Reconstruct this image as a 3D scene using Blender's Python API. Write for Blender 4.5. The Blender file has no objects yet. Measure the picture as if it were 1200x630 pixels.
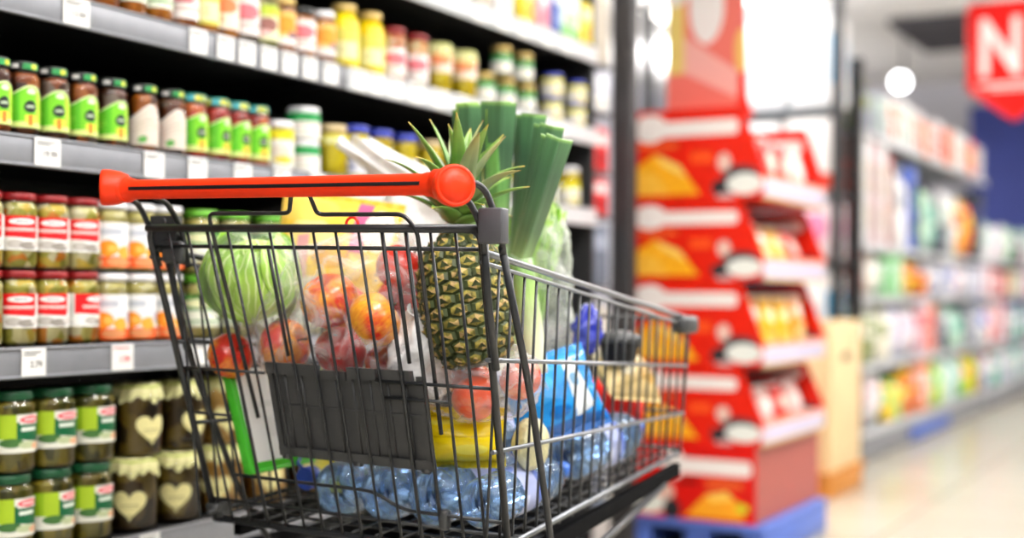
import bpy, bmesh, math, random
from mathutils import Vector, Matrix, noise, Euler

random.seed(7)
PI = math.pi
D = bpy.data
COL = bpy.context.scene.collection
SC = bpy.context.scene


def hx(s, k=1.0):
    s = s.lstrip('#')
    o = []
    for i in (0, 2, 4):
        v = int(s[i:i + 2], 16) / 255
        v = v / 12.92 if v <= .04045 else ((v + .055) / 1.055) ** 2.4
        o.append(v * k)
    return (o[0], o[1], o[2], 1)


# ------------------------------------------------------------------ materials
def new_mat(name):
    m = D.materials.new(name)
    m.use_nodes = True
    nt = m.node_tree
    nt.nodes.clear()
    out = nt.nodes.new('ShaderNodeOutputMaterial')
    return m, nt, out


def principled(nt, out, rough=.5, metal=0., coat=0., spec=.5):
    b = nt.nodes.new('ShaderNodeBsdfPrincipled')
    b.inputs['Roughness'].default_value = rough
    b.inputs['Metallic'].default_value = metal
    b.inputs['Coat Weight'].default_value = coat
    b.inputs['Specular IOR Level'].default_value = spec
    nt.links.new(b.outputs[0], out.inputs[0])
    return b


def plain(name, col, rough=.5, metal=0., coat=0., vary=.12, scale=30., bump=0., spec=.5):
    """one colour with a slight procedural mottling"""
    m, nt, out = new_mat(name)
    b = principled(nt, out, rough, metal, coat, spec)
    c = hx(col) if isinstance(col, str) else col
    tc = nt.nodes.new('ShaderNodeTexCoord')
    n = nt.nodes.new('ShaderNodeTexNoise')
    n.inputs['Scale'].default_value = scale
    n.inputs['Detail'].default_value = 3
    nt.links.new(tc.outputs['Object'], n.inputs['Vector'])
    r = nt.nodes.new('ShaderNodeValToRGB')
    r.color_ramp.elements[0].position = .3
    r.color_ramp.elements[1].position = .7
    r.color_ramp.elements[0].color = tuple(v * (1 - vary) for v in c[:3]) + (1,)
    r.color_ramp.elements[1].color = tuple(min(1, v * (1 + vary)) for v in c[:3]) + (1,)
    nt.links.new(n.outputs[0], r.inputs[0])
    nt.links.new(r.outputs[0], b.inputs['Base Color'])
    if bump:
        bp = nt.nodes.new('ShaderNodeBump')
        bp.inputs['Strength'].default_value = bump
        bp.inputs['Distance'].default_value = .004
        nt.links.new(n.outputs[0], bp.inputs['Height'])
        nt.links.new(bp.outputs[0], b.inputs['Normal'])
    return m


def chunks(name, cols, scale=60., rough=.35, stretch=(1, 1, 1)):
    """pieces of food packed in a jar: voronoi cells of several colours"""
    m, nt, out = new_mat(name)
    b = principled(nt, out, rough)
    tc = nt.nodes.new('ShaderNodeTexCoord')
    mp = nt.nodes.new('ShaderNodeMapping')
    mp.inputs['Scale'].default_value = stretch
    nt.links.new(tc.outputs['Object'], mp.inputs[0])
    oi = nt.nodes.new('ShaderNodeObjectInfo')
    mul = nt.nodes.new('ShaderNodeMath')
    mul.operation = 'MULTIPLY'
    mul.inputs[1].default_value = 3.
    nt.links.new(oi.outputs['Random'], mul.inputs[0])
    ad = nt.nodes.new('ShaderNodeVectorMath')
    nt.links.new(mp.outputs[0], ad.inputs[0])
    nt.links.new(mul.outputs[0], ad.inputs[1])
    v = nt.nodes.new('ShaderNodeTexVoronoi')
    v.inputs['Scale'].default_value = scale
    nt.links.new(ad.outputs[0], v.inputs['Vector'])
    sp = nt.nodes.new('ShaderNodeSeparateColor')
    nt.links.new(v.outputs['Color'], sp.inputs[0])
    r = nt.nodes.new('ShaderNodeValToRGB')
    r.color_ramp.interpolation = 'CONSTANT'
    e = r.color_ramp.elements
    n = len(cols)
    e[0].position = 0
    e[0].color = hx(cols[0])
    e[1].position = 1 / n
    e[1].color = hx(cols[1])
    for i in range(2, n):
        q = e.new(i / n)
        q.color = hx(cols[i])
    nt.links.new(sp.outputs[0], r.inputs[0])
    nt.links.new(r.outputs[0], b.inputs['Base Color'])
    bp = nt.nodes.new('ShaderNodeBump')
    bp.inputs['Strength'].default_value = .20
    bp.inputs['Distance'].default_value = .004
    bp.invert = True
    nt.links.new(v.outputs['Distance'], bp.inputs['Height'])
    nt.links.new(bp.outputs[0], b.inputs['Normal'])
    return m


def ramp_axis(name, stops, axis=2, lo=0., hi=1., rough=.45, streak=0., scale=40., bump=0.):
    """colour that runs along one axis of the object (leek white to green)"""
    m, nt, out = new_mat(name)
    b = principled(nt, out, rough)
    tc = nt.nodes.new('ShaderNodeTexCoord')
    s = nt.nodes.new('ShaderNodeSeparateXYZ')
    nt.links.new(tc.outputs['UV'], s.inputs[0])
    r = nt.nodes.new('ShaderNodeValToRGB')
    e = r.color_ramp.elements
    e[0].position, e[0].color = stops[0][0], hx(stops[0][1])
    e[1].position, e[1].color = stops[1][0], hx(stops[1][1])
    for p, c in stops[2:]:
        q = e.new(p)
        q.color = hx(c)
    nt.links.new(s.outputs[1], r.inputs[0])
    col = r.outputs[0]
    if streak:
        mp = nt.nodes.new('ShaderNodeMapping')
        mp.inputs['Scale'].default_value = (scale, 1.2, 1)
        nt.links.new(tc.outputs['UV'], mp.inputs[0])
        n = nt.nodes.new('ShaderNodeTexNoise')
        n.inputs['Scale'].default_value = 1
        nt.links.new(mp.outputs[0], n.inputs['Vector'])
        mx = nt.nodes.new('ShaderNodeMix')
        mx.data_type = 'RGBA'
        mx.blend_type = 'OVERLAY'
        mx.inputs[0].default_value = streak
        nt.links.new(col, mx.inputs[6])
        nt.links.new(n.outputs[0], mx.inputs[7])
        col = mx.outputs[2]
    nt.links.new(col, b.inputs['Base Color'])
    return m


def printed(name, base, shapes, rough=.45, coat=0.):
    """printed paper / card: flat shapes laid over a base colour in UV space"""
    m, nt, out = new_mat(name)
    b = principled(nt, out, rough, 0, coat, .3)
    tc = nt.nodes.new('ShaderNodeTexCoord')
    sep = nt.nodes.new('ShaderNodeSeparateXYZ')
    nt.links.new(tc.outputs['UV'], sep.inputs[0])
    rgb = nt.nodes.new('ShaderNodeRGB')
    rgb.outputs[0].default_value = hx(base)
    cur = rgb.outputs[0]

    def math_(op, a, bv, cv=None):
        n = nt.nodes.new('ShaderNodeMath')
        n.operation = op
        for i, x in enumerate((a, bv, cv)):
            if x is None:
                continue
            if isinstance(x, (int, float)):
                n.inputs[i].default_value = x
            else:
                nt.links.new(x, n.inputs[i])
        return n.outputs[0]

    for s in shapes:
        k = s[0]
        if k == 'r':
            _, u0, v0, u1, v1, c = s
            a = math_('COMPARE', sep.outputs[0], (u0 + u1) / 2, (u1 - u0) / 2)
            d = math_('COMPARE', sep.outputs[1], (v0 + v1) / 2, (v1 - v0) / 2)
            mask = math_('MULTIPLY', a, d)
        elif k == 'e':
            _, cu, cv, ru, rv, c = s
            su = nt.nodes.new('ShaderNodeVectorMath')
            su.operation = 'SUBTRACT'
            nt.links.new(tc.outputs['UV'], su.inputs[0])
            su.inputs[1].default_value = (cu, cv, 0)
            mu = nt.nodes.new('ShaderNodeVectorMath')
            mu.operation = 'MULTIPLY'
            nt.links.new(su.outputs[0], mu.inputs[0])
            mu.inputs[1].default_value = (1 / ru, 1 / rv, 0)
            ln = nt.nodes.new('ShaderNodeVectorMath')
            ln.operation = 'LENGTH'
            nt.links.new(mu.outputs[0], ln.inputs[0])
            mask = math_('LESS_THAN', ln.outputs['Value'], 1.)
        else:                                    # 'p' convex polygon, counterclockwise
            _, pts, c = s
            mask = None
            for i in range(len(pts)):
                (x0, y0), (x1, y1) = pts[i], pts[(i + 1) % len(pts)]
                nx, ny = -(y1 - y0), (x1 - x0)
                t = math_('MULTIPLY_ADD', sep.outputs[0], nx, -(nx * x0 + ny * y0))
                t = math_('MULTIPLY_ADD', sep.outputs[1], ny, t)
                g = math_('GREATER_THAN', t, 0.)
                mask = g if mask is None else math_('MULTIPLY', mask, g)
        mx = nt.nodes.new('ShaderNodeMix')
        mx.data_type = 'RGBA'
        nt.links.new(mask, mx.inputs[0])
        nt.links.new(cur, mx.inputs[6])
        mx.inputs[7].default_value = hx(c)
        cur = mx.outputs[2]
    nt.links.new(cur, b.inputs['Base Color'])
    return m


def film(name, col='#ffffff', alpha=.22, edge=.5, rough=.18, bump=.6, scale=45., haze=.35):
    """thin crinkled plastic film: mostly see-through, milky and shiny at its folds"""
    m, nt, out = new_mat(name)
    tr = nt.nodes.new('ShaderNodeBsdfTransparent')
    b = nt.nodes.new('ShaderNodeBsdfPrincipled')
    b.inputs['Base Color'].default_value = hx(col)
    b.inputs['Roughness'].default_value = rough
    tc = nt.nodes.new('ShaderNodeTexCoord')
    n = nt.nodes.new('ShaderNodeTexNoise')
    n.inputs['Scale'].default_value = scale
    n.inputs['Detail'].default_value = 5
    n.inputs['Distortion'].default_value = 1.2
    nt.links.new(tc.outputs['Object'], n.inputs['Vector'])
    bp = nt.nodes.new('ShaderNodeBump')
    bp.inputs['Strength'].default_value = bump
    bp.inputs['Distance'].default_value = .01
    nt.links.new(n.outputs[0], bp.inputs['Height'])
    nt.links.new(bp.outputs[0], b.inputs['Normal'])
    lw = nt.nodes.new('ShaderNodeLayerWeight')
    lw.inputs['Blend'].default_value = .35
    nt.links.new(bp.outputs[0], lw.inputs['Normal'])
    ma = nt.nodes.new('ShaderNodeMath')
    ma.operation = 'MULTIPLY_ADD'
    ma.use_clamp = True
    nt.links.new(lw.outputs['Facing'], ma.inputs[0])
    ma.inputs[1].default_value = edge
    ma.inputs[2].default_value = alpha
    rp = nt.nodes.new('ShaderNodeMapRange')
    rp.inputs[1].default_value = .45
    rp.inputs[2].default_value = .7
    rp.inputs[3].default_value = 0
    rp.inputs[4].default_value = haze
    nt.links.new(n.outputs[0], rp.inputs[0])
    ad = nt.nodes.new('ShaderNodeMath')
    ad.use_clamp = True
    nt.links.new(ma.outputs[0], ad.inputs[0])
    nt.links.new(rp.outputs[0], ad.inputs[1])
    mx = nt.nodes.new('ShaderNodeMixShader')
    nt.links.new(ad.outputs[0], mx.inputs[0])
    nt.links.new(tr.outputs[0], mx.inputs[1])
    nt.links.new(b.outputs[0], mx.inputs[2])
    nt.links.new(mx.outputs[0], out.inputs[0])
    return m


def thin_glass(name, tint='#ffffff', rough=.04, ior=1.45, body=0., body_col='#ffffff'):
    m, nt, out = new_mat(name)
    tr = nt.nodes.new('ShaderNodeBsdfTransparent')
    tr.inputs[0].default_value = hx(tint)
    gl = nt.nodes.new('ShaderNodeBsdfGlossy')
    gl.inputs['Roughness'].default_value = rough
    fr = nt.nodes.new('ShaderNodeFresnel')
    fr.inputs[0].default_value = ior
    mx = nt.nodes.new('ShaderNodeMixShader')
    nt.links.new(fr.outputs[0], mx.inputs[0])
    base = tr.outputs[0]
    if body:
        df = nt.nodes.new('ShaderNodeBsdfPrincipled')
        df.inputs['Base Color'].default_value = hx(body_col)
        df.inputs['Roughness'].default_value = .2
        m2 = nt.nodes.new('ShaderNodeMixShader')
        m2.inputs[0].default_value = body
        nt.links.new(tr.outputs[0], m2.inputs[1])
        nt.links.new(df.outputs[0], m2.inputs[2])
        base = m2.outputs[0]
    nt.links.new(base, mx.inputs[1])
    nt.links.new(gl.outputs[0], mx.inputs[2])
    nt.links.new(mx.outputs[0], out.inputs[0])
    return m


def emit(name, col, s):
    m, nt, out = new_mat(name)
    e = nt.nodes.new('ShaderNodeEmission')
    e.inputs[0].default_value = hx(col)
    e.inputs[1].default_value = s
    nt.links.new(e.outputs[0], out.inputs[0])
    return m


# ------------------------------------------------------------------ mesh builder
class MB:
    def __init__(self):
        self.v, self.f, self.uv, self.sm, self.mi = [], [], [], [], []

    def face(self, idx, uv=None, smooth=False, mi=0):
        self.f.append(tuple(idx))
        self.uv.append(uv or [(0, 0)] * len(idx))
        self.sm.append(smooth)
        self.mi.append(mi)

    def quad(self, a, b, c, d, mi=0, uv=((0, 0), (1, 0), (1, 1), (0, 1)), smooth=False):
        i = len(self.v)
        self.v += [Vector(a), Vector(b), Vector(c), Vector(d)]
        self.face((i, i + 1, i + 2, i + 3), list(uv), smooth, mi)

    def box(self, c, s, bevel=0., rot=None, mi=0, seg=2):
        bm = bmesh.new()
        bmesh.ops.create_cube(bm, size=1)
        bmesh.ops.scale(bm, vec=s, verts=bm.verts)
        if bevel:
            bmesh.ops.bevel(bm, geom=list(bm.edges), offset=bevel, segments=seg, affect='EDGES', profile=.5)
        M = Matrix.Translation(Vector(c)) @ (rot.to_matrix().to_4x4() if rot else Matrix.Identity(4))
        i = len(self.v)
        bm.verts.index_update()
        hs = Vector(s) / 2
        loc = [v.co.copy() for v in bm.verts]
        for p in loc:
            self.v.append(M @ p)
        for f in bm.faces:
            n = f.normal
            ax = max(range(3), key=lambda q: abs(n[q]))
            uv = []
            for v in f.verts:
                p = loc[v.index]
                if ax == 0:
                    u, w = (p.y / s[1] + .5), (p.z / s[2] + .5)
                    if n.x < 0:
                        u = 1 - u
                elif ax == 1:
                    u, w = (p.x / s[0] + .5), (p.z / s[2] + .5)
                    if n.y > 0:
                        u = 1 - u
                else:
                    u, w = -1 + 0 * p.x, -1
                uv.append((u, w))
            self.face([i + v.index for v in f.verts], uv, bool(bevel), mi)
        bm.free()
        return self

    def surf(self, fn, nu, nv, mi=0, smooth=True, wrap_u=False, flip=False):
        i = len(self.v)
        cu = nu if wrap_u else nu + 1
        for b in range(nv + 1):
            for a in range(cu):
                self.v.append(Vector(fn(a / nu, b / nv)))
        for b in range(nv):
            for a in range(nu):
                a1 = (a + 1) % cu
                q = [i + b * cu + a, i + b * cu + a1, i + (b + 1) * cu + a1, i + (b + 1) * cu + a]
                uv = [(a / nu, b / nv), ((a + 1) / nu, b / nv), ((a + 1) / nu, (b + 1) / nv), (a / nu, (b + 1) / nv)]
                if flip:
                    q.reverse()
                    uv.reverse()
                self.face(q, uv, smooth, mi)
        return self

    def lathe(self, prof, seg=24, c=(0, 0, 0), M=None, mi=0, smooth=True, caps=True, rad=None):
        i = len(self.v)
        n = len(prof)
        zmax = max(p[1] for p in prof) or 1
        M = M or Matrix.Identity(4)
        for r, z in prof:
            for k in range(seg):
                a = 2 * PI * k / seg
                rr = r * (rad(a, z) if rad else 1)
                self.v.append((M @ Vector((rr * math.cos(a), rr * math.sin(a), z))) + Vector(c))
        for j in range(n - 1):
            for k in range(seg):
                k1 = (k + 1) % seg
                self.face((i + j * seg + k, i + j * seg + k1, i + (j + 1) * seg + k1, i + (j + 1) * seg + k),
                          [(k / seg, prof[j][1] / zmax), ((k + 1) / seg, prof[j][1] / zmax),
                           ((k + 1) / seg, prof[j + 1][1] / zmax), (k / seg, prof[j + 1][1] / zmax)], smooth, mi)
        if caps:
            self.face([i + k for k in reversed(range(seg))], None, False, mi)
            self.face([i + (n - 1) * seg + k for k in range(seg)], None, False, mi)
        return self

    def tube(self, path, r, seg=8, mi=0, closed=False, sx=1.):
        P = [Vector(p) for p in path]
        n = len(P)
        i = len(self.v)
        up = None
        for j in range(n):
            if closed:
                t = (P[(j + 1) % n] - P[j - 1]).normalized()
            else:
                t = (P[min(j + 1, n - 1)] - P[max(j - 1, 0)]).normalized()
            if up is None:
                up = Vector((0, 0, 1)) if abs(t.z) < .9 else Vector((1, 0, 0))
            s = t.cross(up).normalized()
            up = s.cross(t).normalized()
            rr = r[j] if isinstance(r, (list, tuple)) else r
            for k in range(seg):
                a = 2 * PI * k / seg
                self.v.append(P[j] + s * (rr * sx * math.cos(a)) + up * (rr * math.sin(a)))
        m = n if closed else n - 1
        for j in range(m):
            j1 = (j + 1) % n
            for k in range(seg):
                k1 = (k + 1) % seg
                self.face((i + j * seg + k, i + j1 * seg + k, i + j1 * seg + k1, i + j * seg + k1),
                          [(k / seg, j / m), (k / seg, (j + 1) / m), ((k + 1) / seg, (j + 1) / m), ((k + 1) / seg, j / m)], True, mi)
        if not closed:
            self.face([i + k for k in range(seg)], None, False, mi)
            self.face([i + (n - 1) * seg + k for k in reversed(range(seg))], None, False, mi)
        return self

    def prism(self, outline, a, b, mi=0, mi_side=None, axis='y'):
        """outline: list of (p,q); extruded from a to b along axis; end faces get UVs 0..1"""
        us = [p[0] for p in outline]
        vs = [p[1] for p in outline]
        u0, u1, v0, v1 = min(us), max(us), min(vs), max(vs)

        def pt(p, w):
            if axis == 'y':
                return Vector((p[0], w, p[1]))
            if axis == 'x':
                return Vector((w, p[0], p[1]))
            return Vector((p[0], p[1], w))
        i = len(self.v)
        n = len(outline)
        for w in (a, b):
            for p in outline:
                self.v.append(pt(p, w))
        uv = [((p[0] - u0) / (u1 - u0), (p[1] - v0) / (v1 - v0)) for p in outline]
        self.face([i + k for k in range(n)], uv, False, mi)
        self.face([i + n + k for k in reversed(range(n))], [uv[k] for k in reversed(range(n))], False, mi)
        ms = mi if mi_side is None else mi_side
        for k in range(n):
            k1 = (k + 1) % n
            self.face((i + k1, i + k, i + n + k, i + n + k1), [(-1, -1)] * 4, False, ms)
        return self

    def xf(self, M):
        self.v = [M @ p for p in self.v]
        return self

    def mesh(self, name, mats):
        me = D.meshes.new(name)
        me.from_pydata([tuple(p) for p in self.v], [], self.f)
        for m in (mats if isinstance(mats, (list, tuple)) else [mats]):
            me.materials.append(m)
        uvl = me.uv_layers.new(name='UVMap')
        k = 0
        for p, uv in zip(me.polygons, self.uv):
            for li, q in zip(p.loop_indices, uv):
                uvl.data[li].uv = q
        me.polygons.foreach_set('use_smooth', self.sm)
        me.polygons.foreach_set('material_index', self.mi)
        bm = bmesh.new()
        bm.from_mesh(me)
        bmesh.ops.recalc_face_normals(bm, faces=bm.faces)
        bm.to_mesh(me)
        bm.free()
        me.update()
        return me

    def obj(self, name, mats, parent=None, loc=(0, 0, 0), rz=0.):
        o = D.objects.new(name, self.mesh(name, mats))
        COL.objects.link(o)
        o.location = loc
        o.rotation_euler = (0, 0, rz)
        if parent:
            o.parent = parent
        return o


def tag(o, label=None, cat=None, group=None, kind=None):
    if label:
        o['label'] = label
    if cat:
        o['category'] = cat
    if group:
        o['group'] = group
    if kind:
        o['kind'] = kind
    return o


def thing(name, label, cat, loc=(0, 0, 0), rz=0., group=None):
    o = D.objects.new(name, None)
    COL.objects.link(o)
    o.empty_display_size = .05
    o.location = loc
    o.rotation_euler = (0, 0, rz)
    return tag(o, label, cat, group)


def dup(root, loc, rz, label, group=None):
    r = root.copy()
    COL.objects.link(r)
    r.location = loc
    r.rotation_euler = (0, 0, rz)
    r['label'] = label
    if group:
        r['group'] = group
    for ch in list(root.children):
        c = ch.copy()
        COL.objects.link(c)
        c.parent = r
        for g in ch.children:
            d = g.copy()
            COL.objects.link(d)
            d.parent = c
    return r


ORD = ['first', 'second', 'third', 'fourth', 'fifth', 'sixth', 'seventh', 'eighth', 'ninth', 'tenth', 'eleventh',
       'twelfth', 'thirteenth', 'fourteenth', 'fifteenth', 'sixteenth', 'seventeenth', 'eighteenth', 'nineteenth',
       'twentieth', 'twenty-first', 'twenty-second', 'twenty-third', 'twenty-fourth', 'twenty-fifth', 'twenty-sixth',
       'twenty-seventh', 'twenty-eighth', 'twenty-ninth', 'thirtieth']

def text_mesh(name, body, size, mat, parent, loc, rot, extrude=.0002, bold=0.):
    c = D.curves.new(name, 'FONT')
    c.body = body
    c.size = size
    c.align_x = 'CENTER'
    c.align_y = 'CENTER'
    c.extrude = extrude
    c.offset = bold
    tmp = D.objects.new(name, c)
    COL.objects.link(tmp)
    me = D.meshes.new_from_object(tmp.evaluated_get(bpy.context.evaluated_depsgraph_get()))
    D.objects.remove(tmp)
    D.curves.remove(c)
    me.materials.clear()
    me.materials.append(mat)
    o = D.objects.new(name, me)
    COL.objects.link(o)
    o.parent = parent
    o.location = loc
    o.rotation_euler = rot
    return o


# ------------------------------------------------------------------ camera (measured from the photograph)
EYE = .90
YAW = math.radians(29.25)
FPX = 1550.
cam_d = D.cameras.new('camera')
cam = D.objects.new('camera', cam_d)
COL.objects.link(cam)
cam_d.sensor_width = 36
cam_d.lens = FPX / 1200 * 36
cam_d.shift_y = (341 - 315) / 1200
cam_d.clip_start = .02
cam.location = (0, 0, EYE)
cam.matrix_world = (Matrix.Translation((0, 0, EYE)) @ Matrix.Rotation(YAW, 4, 'Z') @ Matrix.Rotation(PI / 2, 4, 'X')
                    @ Matrix.Rotation(math.radians(.3), 4, 'Z'))
cam_d.dof.use_dof = True
cam_d.dof.focus_distance = 1.80
cam_d.dof.aperture_fstop = 46.5 / 29.
cam_d.dof.aperture_blades = 0
SC.camera = cam


def along(px, x):
    """distance along the aisle at which the plane x is seen in column px of the photo"""
    u = (px - 600) / FPX
    return x / (-math.sin(YAW) + u * math.cos(YAW)) * (math.cos(YAW) + u * math.sin(YAW))


# ------------------------------------------------------------------ shared materials
M = {}
M['shelf_grey'] = plain('shelf_grey', '#85878d', .38, .25, vary=.05)
M['shelf_dark'] = plain('shelf_dark', '#101012', .6)  # near-black puts the deep shade between shelves into the colour; posts share it
M['rail_white'] = plain('rail_white', '#c9ccd0', .3, .0, vary=.03)
M['paper'] = plain('paper', '#f2f2f0', .55, vary=.02)
M['ink'] = plain('ink', '#4a4a4a', .6)
M['ink_red'] = plain('ink_red', '#d8202c', .6)
M['glass'] = thin_glass('clear_glass')
M['white_plastic'] = plain('white_plastic', '#eeeef0', .35, vary=.03)
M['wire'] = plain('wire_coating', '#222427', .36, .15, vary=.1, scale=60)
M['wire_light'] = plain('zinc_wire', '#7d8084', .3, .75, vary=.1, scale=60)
M['dark_plastic'] = plain('dark_plastic', '#333435', .45, vary=.08, scale=80)
M['mid_plastic'] = plain('grey_plastic', '#434347', .45, vary=.06)
M['handle_red'] = plain('handle_red', '#e63206', .42, spec=.3, vary=.03, scale=60)
M['black'] = plain('black_strip', '#141214', .5, spec=.25)
M['card_red'] = plain('red_card', '#e0190f', .5, vary=.05)
M['skid'] = plain('skid_plastic', '#0e0e0f', .9, spec=.05)
M['rubber'] = plain('rubber', '#2b2b2c', .7)

# ------------------------------------------------------------------ setting
def tiles(name, c1, c2, mortar, sx, sy):
    m, nt, out = new_mat(name)
    b = principled(nt, out, .22)
    tc = nt.nodes.new('ShaderNodeTexCoord')
    br = nt.nodes.new('ShaderNodeTexBrick')
    br.offset = 0
    br.inputs['Color1'].default_value = hx(c1)
    br.inputs['Color2'].default_value = hx(c2)
    br.inputs['Mortar'].default_value = hx(mortar)
    br.inputs['Scale'].default_value = 1
    br.inputs['Mortar Size'].default_value = .006
    br.inputs['Brick Width'].default_value = sx
    br.inputs['Row Height'].default_value = sy
    nt.links.new(tc.outputs['Object'], br.inputs['Vector'])
    nt.links.new(br.outputs[0], b.inputs['Base Color'])
    return m


M['floor'] = tiles('floor_tiles', '#b9b3a4', '#b1ab9b', '#8f897b', .6, .6)
M['ceiling'] = plain('ceiling_paint', '#e4e2e1', .8, vary=.03, scale=2)
M['wall'] = plain('wall_paint', '#c3c3cc', .8, vary=.03, scale=2)
M['wall_blue'] = plain('wall_blue', '#2b3a86', .6, vary=.08, scale=3)


def struct(name, mb, mats):
    return tag(mb.obj(name, mats), kind='structure')


struct('floor', MB().box((-.5, 6, -.05), (11, 18, .1)), M['floor'])
struct('ceiling', MB().box((-.5, 6, 3.25), (11, 18, .1)), M['ceiling'])
struct('wall_back', MB().box((-.5, 15.05, 1.6), (11, .1, 3.2)), M['wall'])
struct('wall_left', MB().box((-6.05, 6, 1.6), (.1, 17.9, 3.2)), M['wall'])
tag(struct('trim_1', MB().box((-2.36, 14.985, 1.47), (.66, .03, 2.94), .004), M['wall_blue']),
    'dark blue painted panel on the far wall')

# ------------------------------------------------------------------ lamps of the shop and added fill lights
M['tube_light'] = emit('lamp_diffuser', '#fff8f0', 9)
M['lamp_body'] = plain('lamp_body', '#e8e8e8', .4)


def area_lamp(parent, power, sx, sy, z, up=False):
    ld = D.lights.new('strip_lamp', 'AREA')
    ld.shape = 'RECTANGLE'
    ld.size, ld.size_y = sx, sy
    ld.energy = power
    ld.color = (1, .982, .965)
    lo = D.objects.new('strip_lamp', ld)
    COL.objects.link(lo)
    lo.location = (0, 0, z)
    if up:
        lo.rotation_euler = (PI, 0, 0)
    lo.parent = parent


def ceiling_lamp(x, y, label, power, rz=0., drop=.60, up=70):
    """suspended strip light shining down, with an added uplight that brightens the ceiling"""
    t = thing('ceiling_light', label, 'light', (x, y, 3.2), rz, 'ceiling strip lights')
    MB().box((0, 0, -drop - .03), (.22, 1.5, .05), .008).obj('housing', M['lamp_body'], t)
    MB().box((0, 0, -drop - .061), (.18, 1.42, .012), .003).obj('diffuser', M['tube_light'], t)
    for s in (-.6, .6):
        MB().tube([(0, s, 0), (0, s, -drop - .006)], .004, 6).obj('hanging_rod', M['lamp_body'], t)
    area_lamp(t, power, .18, 1.42, -drop - .075)
    area_lamp(t, up, .18, 1.42, -drop + .003, True)  # upward lamp added only to lift the ceiling brightness


k = 0
for x in (-.2, 1.9):
    for y in (-1.2, 1.0, 3.2, 5.4, 7.6, 9.8, 12.0):
        ceiling_lamp(x, y, f'{ORD[k % 7]} white strip light from the front, {"row over the aisle" if x < 0 else "row beyond the aisle"}', 40 if y < 5 else (27 if x < 0 else 20))
        k += 1
ceiling_lamp(-2.55, 5.55, 'added white strip light brightening the shelving end behind the red display', 70, PI / 2, .22)  # added unseen lamp that overexposes the shelving end
ceiling_lamp(-3.55, 9.0, 'nearer added white strip light brightening the ceiling over the second shelving block', 26, 0, .32, 220)  # added lamp, mostly uplight, to brighten the far ceiling
ceiling_lamp(-4.70, 12.3, 'farther added white strip light brightening the ceiling over the second shelving block', 26, 0, .32, 190)  # second added lamp for the far ceiling
w = D.worlds.new('ambient_fill')  # soft ambient fill added from all round, no daylight source
SC.world = w
w.use_nodes = True
w.node_tree.nodes['Background'].inputs[0].default_value = (.93, .96, 1, 1)
w.node_tree.nodes['Background'].inputs[1].default_value = .20

# ------------------------------------------------------------------ left shelving
FRONT = -1.77
SH = {'low': .452, 'mid': .802, 'eye': 1.153, 'high': 1.400, 'top': 1.652}
SHN = {'low': 'lowest shelf', 'mid': 'shelf second from bottom', 'eye': 'shelf third from bottom',
       'high': 'shelf fourth from bottom', 'top': 'topmost shelf'}
RAIL = .05


def shelving(y0, y1, label, light):
    t = thing('shelving_unit', label, 'shelf', (FRONT - .3, (y0 + y1) / 2, 0), 0, 'grey shelving units along the aisle')
    L = y1 - y0
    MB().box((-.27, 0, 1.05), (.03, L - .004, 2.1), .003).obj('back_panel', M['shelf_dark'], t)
    for s in (-1, 1):
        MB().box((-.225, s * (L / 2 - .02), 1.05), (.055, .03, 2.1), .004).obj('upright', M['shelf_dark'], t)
    MB().box((.02, 0, .06), (.52, L - .004, .12), .006).obj('plinth', M['shelf_grey'], t)
    if light:
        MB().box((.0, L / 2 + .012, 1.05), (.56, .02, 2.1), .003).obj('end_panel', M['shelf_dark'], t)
    for k, z in [('low', .452), ('mid', .802), ('eye', 1.153), ('high', 1.4), ('top', 1.652)]:
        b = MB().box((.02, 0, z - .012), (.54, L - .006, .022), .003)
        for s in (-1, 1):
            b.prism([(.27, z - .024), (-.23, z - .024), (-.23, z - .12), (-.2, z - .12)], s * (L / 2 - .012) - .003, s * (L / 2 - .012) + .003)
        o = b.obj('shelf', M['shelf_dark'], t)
        r = MB()
        r.box((.296, 0, z - RAIL / 2 + .001), (.008, L - .008, RAIL), .0025)
        r.box((.2985, 0, z - .001), (.010, L - .008, .005), .002)
        r.box((.2985, 0, z - RAIL + .002), (.010, L - .008, .005), .002)
        white = light and k in ('high', 'top', 'eye')
        r.obj('price_rail', M['rail_white'] if white else M['shelf_grey'], o)
    return t


shelving(1.03, 2.393, 'grey shelving unit with black painted-in shade beside the trolley, full of jars', False)
shelving(2.398, 3.70, 'grey shelving unit with black painted-in shade further along the aisle with white price rails', True)

# price tags in the rails
def price_tag(px, sh, label, w=.05, h=.046, text=None, red=False, tilt=0., size=.015):
    x = FRONT + .0035
    y = along(px, x)
    z = SH[sh] - RAIL / 2 + .001
    t = thing('price_tag', label, 'price tag', (x, y, z), 0, 'price tags on the shelf rails')
    R = Euler((tilt, 0, 0))
    MB().box((0, 0, 0), (.0012, w, h), 0, R).obj('card', M['paper'], t)
    b = MB()
    n = Vector((.001, 0, 0))
    for i, (u0, u1, v) in enumerate(((-.42, .3, .36), (-.42, .1, .26))):
        if red and i == 1:
            continue
        b.box(R.to_matrix() @ Vector((.0008, (u0 + u1) / 2 * w, v * h)), (.0006, (u1 - u0) * w, .0022), 0, R)
    b.obj('print', M['ink_red'] if red else M['ink'], t)
    if text:
        text_mesh('price_figures', text, size, M['ink_red'] if red else M['ink'], t, (.0014, .004, -.004), (PI / 2, 0, PI / 2))
    return t


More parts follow.
